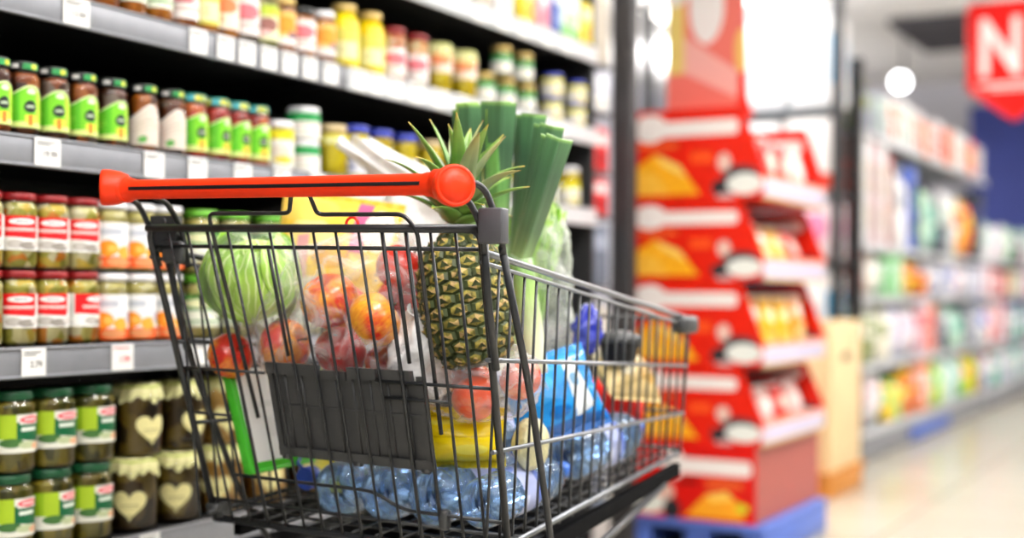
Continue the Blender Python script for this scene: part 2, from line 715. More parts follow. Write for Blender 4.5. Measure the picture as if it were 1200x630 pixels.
price_tag(88, 'high', 'white price tag alone at the near end of the shelf fourth from bottom', text='13.84', w=.058)
for i, px in enumerate((231, 263, 288, 314, 338, 362, 386)):
    price_tag(px, 'high', f'{ORD[i]} of seven white price tags before the rail joint, fourth shelf from bottom', w=.047)
for i, px in enumerate((420, 440, 462, 486, 512, 538, 566, 596, 626, 655)):
    price_tag(px, 'high', f'{ORD[i]} white price tag after the rail joint, fourth shelf from bottom', w=.052)
price_tag(55, 'eye', 'white price tag under the green-labelled jars, near end of third shelf from bottom', text='19.99', w=.054)
for i, px in enumerate((180, 231, 284, 330, 372)):
    price_tag(px, 'eye', f'{ORD[i]} white price tag above the red trolley handle, third shelf from bottom', w=.05)
price_tag(40, 'mid', 'tilted white price tag below the red-lidded jars', text='2.79', w=.05, tilt=.0)
price_tag(144, 'mid', 'white price tag with red figures below the white-lidded jars', text='1.99', red=True, w=.052)
price_tag(238, 'mid', 'white price tag seen through the left rear corner of the trolley', w=.06)
price_tag(177, 'low', 'white price tag below the paper-capped jars on the lowest shelf', w=.05)
for i, px in enumerate((560, 588, 612, 640, 662)):
    price_tag(px, 'top', f'{ORD[i]} white price tag from the left on the topmost shelf rail', w=.06)

# ------------------------------------------------------------------ jar kinds
C = {
    'brown': chunks('brown_sauce', ['#3a1a08', '#5e2c0a', '#8a430c', '#b06214', '#47210a', '#7a6a5a'], 40),
    'amber': chunks('honey', ['#a85a08', '#c97a12', '#8f4805', '#b9690c'], 25),
    'giard': chunks('mixed_pickles', ['#d8cc70', '#ece2a0', '#e8902a', '#bcb448', '#f4eabc', '#e2c44a', '#a6a23e'], 50),
    'onion': chunks('pickled_onions', ['#d9cf86', '#e7e0a6', '#c5ba62', '#d1c674'], 48),
    'orange': chunks('orange_pieces', ['#e2772a', '#d9c27a', '#ef9a3e', '#d85a1c', '#e5cf84'], 50),
    'gherkin': chunks('gherkins', ['#5a5a12', '#77702a', '#8d7f25', '#43430c', '#6a5c14'], 42, stretch=(1.6, 1.6, .6)),
    'dark': chunks('dark_preserve', ['#33260e', '#463412', '#5e4a16', '#74601e', '#3d2e12'], 36),
    'tan': chunks('pale_preserve', ['#c08f3e', '#d0a556', '#b88532'], 30),
    'yellow': chunks('yellow_sauce', ['#e6c800', '#f0d800', '#d8b800', '#ecd21a'], 30),
    'olive': chunks('green_olives', ['#8c8c34', '#a3a045', '#76762a', '#b5ae58'], 60),
    'cream': chunks('cream_sauce', ['#e9dd9c', '#f0e6b4', '#e4d58a'], 20),
    'red': chunks('red_preserve', ['#a81c10', '#c93a1c', '#8a140c', '#d2671f'], 50),
}
LIDM = {k: plain('lid_' + k, c, .35, .2, vary=.06) for k, c in dict(
    red='#7d0c10', green='#0e4a2a', white='#e9e9ec', navy='#2b3aa0', teal='#1f7d6e', black='#191b1a', gold='#c8ab62',
    beige='#c9b48a', lime='#5da02a').items()}
M['lid_mark_green'] = printed('lid_wrap_green', '#17191a', [('r', .52, 0, .86, 1, '#2a8648'), ('r', .68, .1, .8, .9, '#c8cc3a'), ('r', .30, .15, .44, .85, '#d4d4d0')])
M['lid_mark_teal'] = printed('lid_wrap_teal', '#3f7f86', [('r', 0, 0, .3, 1, '#d2c22a'), ('r', .3, 0, .5, 1, '#4fa8b4'), ('r', .5, 0, .75, 1, '#e2cf3c'), ('r', .6, .2, .7, .8, '#3a8a50')])
LB = {}
LB['green'] = printed('label_green', '#6fbf22', [
    ('r', 0, 0, .45, 1, '#54ad1e'), ('r', .78, 0, 1, 1, '#a8d634'), ('r', 0, 0, 1, .15, '#d6e48a'), ('r', .55, .12, .8, .3, '#d9e04a'),
    ('e', .66, .5, .13, .15, '#16241c'), ('r', .58, .47, .74, .53, '#aebfa6'), ('r', .61, .05, .71, .3, '#d07a2a'),
    ('e', .68, .86, .09, .07, '#dcecc8'), ('r', .1, .55, .34, .58, '#8ed04a'), ('r', .1, .46, .36, .49, '#8ed04a'),
    ('r', .1, .37, .3, .40, '#8ed04a'), ('r', 0, .955, 1, 1, '#dcecae')])
LB['white_leaf'] = printed('label_white_leaf', '#dccfc2', [
    ('r', .1, .5, .9, .54, '#c8b8a8'), ('r', .2, .4, .8, .43, '#cdbfae'), ('e', .45, .16, .12, .1, '#5a9a4a'), ('r', .25, .62, .75, .66, '#c2b2a2'),
    ('r', 0, .955, 1, 1, '#f4efe6')])
LB['red_block'] = printed('label_red_block', '#ededea', [
    ('r', .22, .40, .86, 1, '#cf1018'), ('e', .60, .83, .20, .09, '#ecebea'), ('r', .50, .81, .70, .85, '#6a7a86'),
    ('r', .34, .55, .82, .64, '#f0dcd8'), ('r', .34, .57, .82, .59, '#cf1018'), ('p', [(.3, .40), (.82, .33), (.86, .41)], '#cf1018'),
    ('e', .5, .18, .13, .13, '#b5b0aa'), ('e', .7, .14, .15, .12, '#8d8780'), ('e', .86, .2, .1, .1, '#cfcac4'), ('r', .04, .1, .2, .14, '#c4c4c4'),
    ('r', .04, .3, .22, .9, '#dcdcda'), ('r', .07, .5, .18, .54, '#9a9a9a'), ('r', .07, .62, .18, .65, '#9a9a9a')])
LB['orange_fruit'] = printed('label_orange_fruit', '#e8e8ea', [
    ('r', 0, 0, 1, .24, '#e2571a'), ('e', .25, .1, .1, .1, '#e9b48a'), ('e', .6, .12, .2, .1, '#cf8a5a'), ('e', .42, .42, .17, .18, '#f08c1e'), ('e', .5, .42, .08, .09, '#f6b04e'),
    ('e', .2, .34, .12, .12, '#7fae3c'), ('e', .72, .34, .14, .14, '#e9a23c'), ('r', .22, .72, .66, .86, '#b9bec8'), ('r', .8, .36, .98, .62, '#c9cad2'),
    ('r', .84, .38, .94, .6, '#9fa2b4')])
LB['pickle'] = printed('label_pickle', '#e8e8dc', [
    ('r', 0, .36, .56, 1, '#8ab01a'), ('r', .36, .36, .56, 1, '#a2c028'), ('r', .56, .36, 1, .8, '#0d5a36'), ('r', .60, .74, .99, .98, '#f2ece8'),
    ('e', .78, .86, .18, .1, '#dd5a66'), ('r', .66, .83, .9, .89, '#f3cfcf'), ('r', .62, .56, .88, .66, '#e6efe4'), ('e', .5, .26, .16, .12, '#3f6a34'),
    ('e', .72, .2, .14, .1, '#b9c49a'), ('e', .9, .16, .12, .1, '#e2b08a'), ('p', [(.56, .36), (1, .24), (1, .38)], '#0d5a36')])
LB['heart'] = printed('label_heart', '#e2da9c', [('r', .25, .52, .75, .56, '#a9a06a'), ('r', .2, .44, .8, .47, '#b5ac76'), ('e', .5, .18, .14, .06, '#c0b880')])
LB['white_yellow'] = printed('label_white_yellow', '#ecece4', [('r', 0, .72, 1, 1, '#d8cf20'), ('e', .5, .42, .3, .14, '#d8d0c0'), ('e', .62, .2, .2, .1, '#d6c23a'), ('r', .1, .1, .3, .3, '#c9c9c0')])
LB['green_band'] = printed('label_green_band', '#f0f0ec', [('r', 0, .66, 1, 1, '#1f8a44'), ('r', .3, .5, .8, .56, '#d8b8a0'), ('e', .5, .25, .25, .12, '#e4e0d2')])
LB['blue_white'] = printed('label_blue_white', '#e6e6ea', [('r', 0, .62, 1, .86, '#5a6aa4'), ('r', .2, .2, .5, .5, '#8a90b4'), ('r', .6, .1, .8, .5, '#c9ccda')])
LB['blue_dark'] = printed('label_blue_dark', '#6c78a8', [('r', .1, .5, .8, .9, '#3f4f94'), ('e', .6, .3, .25, .15, '#c9cde0')])
LB['cream_pic'] = printed('label_cream_picture', '#ecdccb', [('e', .5, .6, .3, .2, '#d8784a'), ('r', 0, .8, 1, 1, '#e8a05a'), ('e', .3, .25, .2, .14, '#cfb890')])
LB['white_red'] = printed('label_white_red', '#f0e9e6', [('e', .5, .62, .34, .2, '#d8707a'), ('r', .1, .2, .9, .3, '#cdb8b0'), ('r', .3, .38, .7, .43, '#8a6a6a')])
LB['lime_pic'] = printed('label_lime_picture', '#e6e6b8', [('r', 0, .7, 1, 1, '#b5c83a'), ('e', .5, .45, .25, .2, '#8a5a52'), ('e', .4, .2, .2, .1, '#e8b8b0')])
LB['orange_gold'] = printed('label_orange_gold', '#e8b86a', [('e', .5, .6, .3, .25, '#d8902a'), ('r', 0, 0, 1, .25, '#f0e6e0'), ('e', .7, .3, .15, .1, '#7a5a6a')])
LB['pale_yellow'] = printed('label_pale_yellow', '#d8d05a', [('r', .3, .1, .85, .6, '#ecebb0'), ('r', .4, .2, .5, .5, '#c9c890')])
LB['green_white'] = printed('label_green_white', '#3f7d34', [('r', .2, .2, .9, .5, '#eef0e0'), ('e', .5, .72, .3, .14, '#e6e6b8'), ('r', 0, 0, 1, .14, '#dfe4d0')])


def arc_label(r, z0, z1, az0, az1, seg=16, wave=0., shape=None):
    b = MB()
    rr = r + .0007

    def fn(u, v):
        a = math.radians(az0 + (az1 - az0) * u)
        top = z1 - wave * (1 - math.sin(PI * min(1, max(0, (u - .1) / .9)) ** 1.6)) if wave else z1
        return (rr * math.cos(a), rr * math.sin(a), z0 + (top - z0) * v)
    b.surf(fn, seg, 4 if wave else 1)
    return b


def heart_label(r, zc, s):
    b = MB()
    pts = []
    for i in range(40):
        t = 2 * PI * i / 40
        pts.append((16 * math.sin(t) ** 3 / 17, (13 * math.cos(t) - 5 * math.cos(2 * t) - 2 * math.cos(3 * t) - math.cos(4 * t) + 2.5) / 15))
    rr = r + .0009

    def P(p):
        a = p[0] * s / rr
        return Vector((rr * math.cos(a), rr * math.sin(a), zc + p[1] * s * .85))
    for ring in range(4):
        k0, k1 = ring / 4, (ring + 1) / 4
        for i in range(40):
            p, q = pts[i], pts[(i + 1) % 40]
            c = [(p[0] * k0, p[1] * k0), (q[0] * k0, q[1] * k0), (q[0] * k1, q[1] * k1), (p[0] * k1, p[1] * k1)]
            b.quad(*[P(x) for x in c], uv=[(x[0] / 2 + .5, x[1] / 2 + .5) for x in c], smooth=True)
    return b


def jar_kind(name, label_cat, r, h, neck, lid_r, lid_h, contents, lid, lab=None, lz=(.2, .7), az=(-85, 85), wave=0., heart=0, cap_paper=False, lid_wrap=None,
             glass=True, shoulder=.16):
    """one prototype jar: glass, contents, lid and label; returned as the first thing of its kind"""
    t = thing(name, name.replace('_', ' '), label_cat)
    zs, zn = h * (1 - shoulder) - lid_h * .3, h - lid_h
    prof = [(r * .9, 0), (r * .985, .004), (r, .010), (r, zs), (r * .93 + neck * .07, zs + (zn - zs) * .35), (neck, zn - .002), (neck, zn + lid_h * .4)]
    if glass:
        MB().lathe(prof, 24, caps=False).obj('glass', M['glass'], t)
    k = .965 if glass else 1.0
    MB().lathe([(r * .86 * k, .004), (r * k, .010)] + [(r * k, .01 + (zs - .01) * i / 4) for i in range(1, 5)] +
               [((r * .93 + neck * .07) * k, zs + (zn - zs) * .35), (neck * .96, zn - .003)], 24).obj('contents', C[contents], t)
    lb = MB().lathe([(lid_r * .97, zn), (lid_r, zn + .002), (lid_r, h - .003), (lid_r * .95, h - .0005), (lid_r * .86, h), (lid_r * .8, h - .0012)], 24,
                    rad=(lambda a, z: 1 + .008 * math.sin(30 * a)) if not lid_wrap else None)
    lo = lb.obj('lid', LIDM[lid], t)
    if lid_wrap:
        arc_label(lid_r, zn + .003, h - .004, -100, 100, 16).obj('lid_print', M[lid_wrap], lo)
    if cap_paper:
        skirt = MB()
        zt = h + .001

        def fn(u, v):
            a = 2 * PI * u
            if v < .45:
                q = v / .45
                return (q * lid_r * 1.03 * math.cos(a), q * lid_r * 1.03 * math.sin(a), zt + .0015 * math.sin(9 * a) * q)
            q = (v - .45) / .55
            rr = lid_r * 1.03 + (r * 1.02 - lid_r * 1.03) * q ** .6 + .003 * math.sin(14 * a) * q
            dz = (lid_h + .015 + .005 * math.sin(5 * a + 1) + .003 * math.sin(14 * a + .5)) * q
            return (rr * math.cos(a), rr * math.sin(a), zt - dz)
        skirt.surf(fn, 84, 14, wrap_u=True)
        skirt.obj('paper_cover', M['cover_paper'], t)
    if lab:
        if heart:
            heart_label(r, h * .36, heart).obj('label', LB[lab], t)
        else:
            arc_label(r, lz[0] * h, lz[1] * h, az[0], az[1], 18, wave * h).obj('label', LB[lab], t)
    return t


M['cover_paper'] = printed('cover_paper', '#ddd9a0', [('r', 0, .3, 1, .36, '#b9c06a'), ('r', 0, .5, 1, .58, '#a9b552'), ('r', 0, .86, 1, .9, '#c4c884')], .6)

used = {}


def put(proto, x, y, z, rz, label, group):
    if proto.name not in used:
        used[proto.name] = 1
        proto.location = (x, y, z)
        proto.rotation_euler = (0, 0, rz)
        proto['label'] = label
        proto['group'] = group
        return proto
    return dup(proto, (x, y, z), rz, label, group)


rnd = random.Random(11)
last = {}


def free_y(sh, dz, y, r):
    """keep neighbours on one shelf from touching"""
    k = (sh, dz > 0)
    if k in last:
        y = max(y, last[k] + r + .0012)
    last[k] = y + r
    return y



def row(proto, r, desc, sh, pxs, group, layer='', dz=0., start=0, turn=(-42, 14), many=None, set_back=.012):
    """jars of one kind along a shelf, at the photo columns pxs (left to right)"""
    for i, px in enumerate(pxs):
        x = FRONT - set_back - r
        y = free_y(sh, dz, along(px, x), r)
        n = many if many is not None else len(pxs)
        pos = 'only ' if n == 1 else ORD[i + start] + ' '
        where = (layer + ', ' if layer else '') + SHN[sh]
        lab = (f'{desc}, {where}' if n == 1 else f'{desc}, {pos}from left, {where}')
        put(proto, x, y, SH[sh] + dz + .0004, math.radians(turn[0] + rnd.uniform(-turn[1], turn[1])), lab, group)


# lowest shelf: gherkins with dark green lids, then paper-capped jars, two layers each
jg = jar_kind('gherkin_jar', 'jar', .043, .138, .036, .0385, .016, 'gherkin', 'green', 'pickle', (.26, .72), (-85, 85))
row(jg, .043, 'green-lidded gherkin jar', 'low', (-42, 5, 54, 104), 'gherkin jars on the lowest shelf', 'lower layer', turn=(-36, 10))
row(jg, .043, 'green-lidded gherkin jar', 'low', (-40, 4, 55, 106), 'gherkin jars on the lowest shelf', 'upper layer', .139, turn=(-36, 10))
jp = jar_kind('preserve_jar', 'jar', .048, .134, .040, .042, .014, 'dark', 'gold', 'heart', heart=.034, cap_paper=True)
row(jp, .048, 'dark preserve jar with cream paper cap', 'low', (155, 206), 'paper-capped preserve jars', 'lower layer', turn=(-52, 14))
row(jp, .048, 'dark preserve jar with cream paper cap', 'low', (160, 211), 'paper-capped preserve jars', 'upper layer', .137, turn=(2, 12))
jt = jar_kind('preserve_jar', 'jar', .048, .134, .040, .042, .014, 'tan', 'gold', 'heart', heart=.034, cap_paper=True)
row(jt, .048, 'amber preserve jar with cream paper cap', 'low', (257, 310, 365, 425, 490), 'paper-capped preserve jars', 'lower layer')
row(jt, .048, 'amber preserve jar with cream paper cap', 'low', (260, 313, 368, 428, 493), 'paper-capped preserve jars', 'upper layer', .137)
jo = jar_kind('olive_jar', 'jar', .043, .138, .036, .0385, .016, 'olive', 'white', 'white_yellow', (.2, .7))
row(jo, .043, 'olive jar with white lid beyond the trolley', 'low', (560, 600, 640, 668), 'jars beyond the trolley', '', turn=(-40, 10))

# second shelf: red lids, white lids, two layers
jr = jar_kind('mixed_pickle_jar', 'jar', .034, .128, .0295, .0325, .013, 'giard', 'red', 'red_block', (.25, .7), (-95, 95), shoulder=.2)
row(jr, .034, 'red-lidded jar of mixed pickles', 'mid', (-22, 17, 52, 88), 'red-lidded pickle jars', 'lower layer', turn=(-40, 55))
row(jr, .034, 'red-lidded jar of mixed pickles', 'mid', (-22, 18, 52, 87), 'red-lidded pickle jars', 'upper layer', .1295, turn=(-44, 12))
jw = jar_kind('pickle_jar', 'jar', .034, .126, .0295, .0325, .013, 'onion', 'white', 'orange_fruit', (.06, .7), (-95, 95), shoulder=.2)
row(jw, .034, 'white-lidded jar with orange label', 'mid', (125, 161, 193), 'white-lidded pickle jars', 'lower layer', turn=(-44, 12))
row(jw, .034, 'white-lidded jar with orange label', 'mid', (125, 161, 193), 'white-lidded pickle jars', 'upper layer', .1295, turn=(-44, 12))
jn = jar_kind('pickle_jar', 'jar', .036, .126, .031, .034, .015, 'onion', 'lime', 'green_white', (.2, .7), (-90, 90), shoulder=.2)
row(jn, .036, 'green-lidded jar with green label', 'mid', (234, 272, 314, 360, 408, 462, 520), 'green-lidded jars behind the trolley', 'lower layer')
row(jn, .036, 'green-lidded jar with green label', 'mid', (234, 272, 314, 360, 408, 462, 520), 'green-lidded jars behind the trolley', 'upper layer', .128)

# third shelf: brown jars with wavy labels ...
jb = jar_kind('sauce_jar', 'jar', .0285, .127, .0235, .0255, .017, 'brown', 'black', 'green', (.12, .68), (-85, 88), wave=.17, lid_wrap='lid_mark_green', shoulder=.2)
row(jb, .0285, 'brown jar with wavy green label', 'eye', (-9, 24, 60, 94, 129), 'brown sauce jars with wavy labels', turn=(-40, 8), many=9)
jl = jar_kind('sauce_jar', 'jar', .0285, .127, .0235, .0255, .017, 'brown', 'black', 'white_leaf', (.1, .70), (-70, 75), wave=.2, lid_wrap='lid_mark_green', shoulder=.2)
row(jl, .0285, 'brown jar with wavy white label', 'eye', (166, 199), 'brown sauce jars with wavy labels', turn=(-36, 8))
jb2 = jar_kind('sauce_jar', 'jar', .0285, .127, .0235, .0255, .017, 'red', 'teal', 'green', (.12, .70), (-85, 88), wave=.14, lid_wrap='lid_mark_teal', shoulder=.2)
row(jb2, .0285, 'jar with teal and yellow lid and green label', 'eye', (225, 252, 276, 299), 'teal-lidded sauce jars', turn=(-36, 8))
j1 = jar_kind('spread_jar', 'jar', .035, .105, .031, .034, .016, 'tan', 'white', 'white_yellow', (.05, .82), (-100, 100))
row(j1, .035, 'white-lidded jar with white and yellow label beside the stacked tubs', 'eye', (324,), 'white-lidded spreads')
j2 = jar_kind('spread_tub', 'tub', .037, .072, .034, .036, .015, 'cream', 'white', 'green_band', (.04, .82), (-120, 120))
row(j2, .037, 'white-lidded tub with green band, lower of a stack of two', 'eye', (354,), 'stacked white-lidded tubs')
row(j2, .037, 'white-lidded tub with green band, upper of a stack of two', 'eye', (354,), 'stacked white-lidded tubs', dz=.0728)
j3 = jar_kind('mayonnaise_jar', 'jar', .036, .118, .031, .033, .016, 'yellow', 'beige', 'pale_yellow', (.62, .8), (-100, 100))
row(j3, .036, 'yellow jar with pale lid next to the stacked tubs', 'eye', (388,), 'yellow jars')
j4 = jar_kind('mustard_jar', 'jar', .034, .126, .029, .032, .017, 'yellow', 'navy', 'blue_white', (.1, .5), (-100, 100))
row(j4, .034, 'yellow jar with blue lid and white label', 'eye', (415, 443, 472), 'yellow jars with blue lids', turn=(-40, 14))
j5 = jar_kind('mustard_jar', 'jar', .035, .122, .029, .032, .014, 'yellow', 'beige', 'pale_yellow', (.15, .55), (-60, 60))
row(j5, .035, 'yellow jar with beige lid', 'eye', (502, 534, 566), 'yellow jars with beige lids')
j6 = jar_kind('mustard_jar', 'jar', .037, .122, .032, .035, .016, 'yellow', 'white', 'white_yellow', (.1, .6), (-90, 90))
row(j6, .037, 'yellow jar with white lid and white label', 'eye', (602, 636, 664), 'yellow jars with white lids')
# back row of the third shelf seen through the gap is dark; nothing stands there

# fourth shelf
def single(name, cat, r, h, cont, lid, lab, px, desc, sh='high', lz=(.15, .75), neck=.86, lidh=.015, dz=0., group=None, az=(-95, 95)):
    p = jar_kind(name, cat, r, h, r * neck, r * neck + .002, lidh, cont, lid, lab, lz, az)
    x = FRONT - .012 - r
    put(p, x, free_y(sh, dz, along(px, x), r), SH[sh] + dz + .0004, math.radians(-40 + rnd.uniform(-10, 10)), f'{desc}, {SHN[sh]}', group or 'jars and bottles of the fourth shelf from bottom')
    return p


grp4 = 'jars and bottles of the fourth shelf from bottom'
ja = jar_kind('honey_jar', 'jar', .031, .13, .026, .028, .015, 'amber', 'gold', 'green_white', (.2, .8), (-90, 90))
row(ja, .031, 'amber jar with green and white label', 'high', (86, 118, 150, 181), grp4)
single('spread_jar', 'jar', .031, .128, 'amber', 'white', 'white_red', 212, 'amber jar with plain white label')
single('spread_jar', 'jar', .027, .125, 'amber', 'gold', 'pale_yellow', 233, 'slim amber jar with yellow label')
single('spread_jar', 'jar', .030, .13, 'amber', 'gold', 'cream_pic', 252, 'amber jar with cream and orange picture label')
single('sauce_jar', 'jar', .031, .128, 'brown', 'gold', 'white_red', 277, 'brown jar with white and pink label')
single('olive_jar', 'jar', .030, .122, 'olive', 'gold', 'lime_pic', 305, 'olive-filled jar with lime and white label')
single('honey_jar', 'jar', .027, .12, 'amber', 'gold', 'orange_gold', 329, 'slim amber jar with orange label')
single('sauce_jar', 'jar', .032, .112, 'amber', 'black', 'white_red', 351, 'amber jar with dark lid and white and pink label')
single('honey_jar', 'jar', .030, .118, 'amber', 'white', 'orange_gold', 376, 'amber jar with white lid and orange label')
jy = jar_kind('squeeze_bottle', 'bottle', .036, .15, .026, .029, .016, 'yellow', 'gold', 'pale_yellow', (.12, .62), (-80, 80), glass=False, shoulder=.34)
row(jy, .036, 'bright yellow bottle', 'high', (401, 431), grp4)
jk = jar_kind('antipasti_jar', 'jar', .033, .13, .029, .0315, .014, 'orange', 'red', 'white_red', (.1, .62), (-90, 90))
row(jk, .033, 'red-lidded jar with white and red label', 'high', (458, 485), grp4)
jc = jar_kind('pepper_jar', 'jar', .036, .125, .032, .034, .014, 'yellow', 'beige', 'cream_pic', (.42, .8), (-100, 100), cap_paper=True)
row(jc, .036, 'yellow jar with beige paper cap', 'high', (512, 541), grp4)
je = jar_kind('olive_jar', 'jar', .029, .085, .026, .028, .012, 'olive', 'gold', 'green_band', (.15, .7), (-90, 90))
row(je, .029, 'small olive jar, lower of its stack', 'high', (566, 590, 614), grp4)
row(je, .029, 'small olive jar, upper of its stack', 'high', (586, 611), grp4, dz=.086)
jf = jar_kind('paste_jar', 'jar', .033, .07, .030, .032, .013, 'cream', 'navy', 'white_yellow', (.05, .8), (-110, 110))
row(jf, .033, 'squat jar with blue lid, lower of its stack', 'high', (644, 672), grp4)
row(jf, .033, 'squat jar with blue lid, upper of its stack', 'high', (645, 673), grp4, dz=.0708)

# topmost shelf: cartons
def carton(sh, px, w, d, h, mat, label, group, name='carton', dz=0., turn=0.):
    x = FRONT - .014 - d / 2
    t = thing(name, label, 'box', (x, along(px, x), SH[sh] + dz + .0004), math.radians(turn), group)
    MB().box((0, 0, h / 2), (d, w, h), .003).obj('carton_body', mat, t)
    b = MB()
    b.box((0, 0, h + .0006), (d * .96, w * .4, .0012))
    b.obj('flap', M['paper'], t)
    return t


PB = {
    'white': printed('pack_white', '#ececee', [('r', .1, .6, .9, .85, '#c9c9d8'), ('e', .5, .3, .25, .18, '#d8d0c0')]),
    'pink': printed('pack_pink', '#e2aab4', [('r', .1, .6, .9, .85, '#f0e6e8'), ('e', .5, .3, .25, .18, '#c95a6a')]),
    'blue': printed('pack_blue', '#3a4f9c', [('r', .1, .6, .9, .85, '#dfe4f0'), ('e', .5, .3, .25, .18, '#90a0d0')]),
    'mint': printed('pack_mint', '#cfe6cf', [('r', 0, 0, 1, .25, '#7fb86a'), ('r', .1, .6, .9, .85, '#f0f4f0'), ('e', .5, .4, .25, .14, '#a0c890')]),
    'yellow': printed('pack_yellow', '#e8d23a', [('r', .1, .6, .9, .85, '#f4ecc0'), ('e', .5, .3, .25, .18, '#c98a2a')]),
    'red': printed('pack_red', '#c02a2c', [('r', .1, .6, .9, .85, '#e8c8c8'), ('e', .5, .3, .25, .18, '#8a1418')]),
    'slate': printed('pack_slate', '#5c6472', [('r', .1, .6, .9, .85, '#8a92a2')]),
    'beige': printed('pack_beige', '#b9b0a2', [('r', .1, .6, .9, .85, '#d8d2c6')]),
}
for i, (px, w_, h_, m_, d_) in enumerate(((520, .09, .13, 'white', 'white'), (548, .08, .12, 'beige', 'beige'), (572, .09, .14, 'white', 'white'), (598, .07, .12, 'yellow', 'yellow'),
                                      (618, .07, .13, 'pink', 'pink'), (634, .05, .15, 'blue', 'blue'), (650, .12, .15, 'mint', 'pale green'), (669, .07, .13, 'yellow', 'yellow'))):
    carton('top', px, w_, .1, h_, PB[m_], f'{d_} carton, {ORD[i]} from left on the topmost shelf', 'cartons on the topmost shelf')

# end of the unit: dark perforated post and a narrow wire tower of packets
def perforated(name, c1, c2):
    m, nt, out = new_mat(name)
    b = principled(nt, out, .5, .4)
    tc = nt.nodes.new('ShaderNodeTexCoord')
    v = nt.nodes.new('ShaderNodeTexVoronoi')
    v.inputs['Scale'].default_value = 55
    v.inputs['Randomness'].default_value = .1
    nt.links.new(tc.outputs['Object'], v.inputs['Vector'])
    r = nt.nodes.new('ShaderNodeValToRGB')
    r.color_ramp.elements[0].position = .35
    r.color_ramp.elements[1].position = .45
    r.color_ramp.elements[0].color = hx(c1)
    r.color_ramp.elements[1].color = hx(c2)
    nt.links.new(v.outputs['Distance'], r.inputs[0])
    nt.links.new(r.outputs[0], b.inputs['Base Color'])
    return m


t = thing('end_post', 'tall dark perforated post at the far end of the jar shelving', 'post', (-1.80, 3.965, 0))
MB().box((0, 0, 1.1), (.075, .05, 2.2), .006).obj('column', perforated('perforated_steel', '#141416', '#3d3b3c'), t)
MB().box((0, 0, .01), (.14, .12, .02), .004).obj('foot_plate', M['shelf_dark'], t)
t = thing('packet_tower', 'narrow grey rack of packets between the jar shelving and the dark post', 'rack', (-1.86, 3.80, 0))
b = MB().box((-.07, 0, 1.1), (.02, .13, 2.2), .003)
b.obj('back_plate', M['mid_plastic'], t)
for z in (.2, .55, .92, 1.14, 1.28, 1.47, 1.62):
    MB().box((0, 0, z - .006), (.13, .13, .010), .002).obj('tray', M['mid_plastic'], t)
for z, h_, m_, d_ in ((.2, .3, 'slate', 'grey packet at the bottom'), (.55, .3, 'beige', 'beige packet second from the bottom'), (.92, .19, 'slate', 'slate grey packet below the red ones'),
                      (1.14, .12, 'red', 'lower red packet'), (1.28, .14, 'red', 'upper red packet'), (1.47, .10, 'white', 'white packet above the red ones'), (1.62, .34, 'beige', 'tall beige packet at the top')):
    t = thing('packet', f'{d_} of the narrow rack beside the dark post', 'packet', (-1.855, 3.80, z), 0, 'packets in the narrow rack')
    MB().box((0, 0, h_ / 2), (.10, .115, h_), .008).obj('packet_body', PB[m_], t)
    MB().box((0, 0, h_ + .004), (.004, .11, .008), .001).obj('top_seal', M['paper'], t)

# ------------------------------------------------------------------ shopping trolley (rear gate towards us, basket running up the aisle)
CX = -1.185
cart = thing('shopping_trolley', 'dark wire shopping trolley with orange-red handle, full of groceries', 'shopping trolley', (CX, 1.5, 0))
RB = Matrix.Translation((-CX, -1.5, 0))


def lean(p):
    """the trolley leans very slightly to its right side"""
    k = min(1, max(0, p.z / .5))
    return Vector((p.x, p.y, p.z - .020 * k * (p.x - CX)))


def cpart(mb, name, mats, parent=cart, label=None):
    mb.v = [RB @ lean(p) for p in mb.v]
    o = mb.obj(name, mats, parent)
    if label:
        o['label'] = label
    return o


GT, GB = .988, .526          # rear gate: top and bottom heights


def gate(x, z, off=0.):
    """point on the sloping rear gate; off moves it away from us"""
    t = (GT - z) / (GT - GB)
    half = .297 - .026 * t
    return Vector((CX + x * half, 1.5 + .276 * (GT - z) + off, z))


def right_x(y, z):
    return -.889 - .057 * (y - 1.5) - .030 * (.95 - z) / .4


def side(s, y, z):
    rx = right_x(y, z)
    return Vector((rx if s > 0 else 2 * CX - rx, y, z))


def bend(pts, r=.02, n=5):
    """round off the corners of a wire path"""
    P = [Vector(p) for p in pts]
    out = [P[0]]
    for i in range(1, len(P) - 1):
        a, b, c = P[i - 1], P[i], P[i + 1]
        d1, d2 = (a - b), (c - b)
        q = min(r, d1.length * .45, d2.length * .45)
        p0, p1 = b + d1.normalized() * q, b + d2.normalized() * q
        for j in range(n + 1):
            t = j / n
            out.append(p0 * (1 - t) ** 2 + b * 2 * t * (1 - t) + p1 * t * t)
    out.append(P[-1])
    return out


# gate frame
b = MB()
b.tube(bend([gate(-1, GB), gate(-1, GT), gate(1, GT), gate(1, GB - .03)], .022), .0054, 10)
b.tube(bend([gate(-1, GB), gate(1, GB)], .02), .0042, 8)
b.tube([gate(-1, GT, -.001), gate(1, GT, -.001)], .0062, 10)
cpart(b, 'gate_frame', M['wire'])
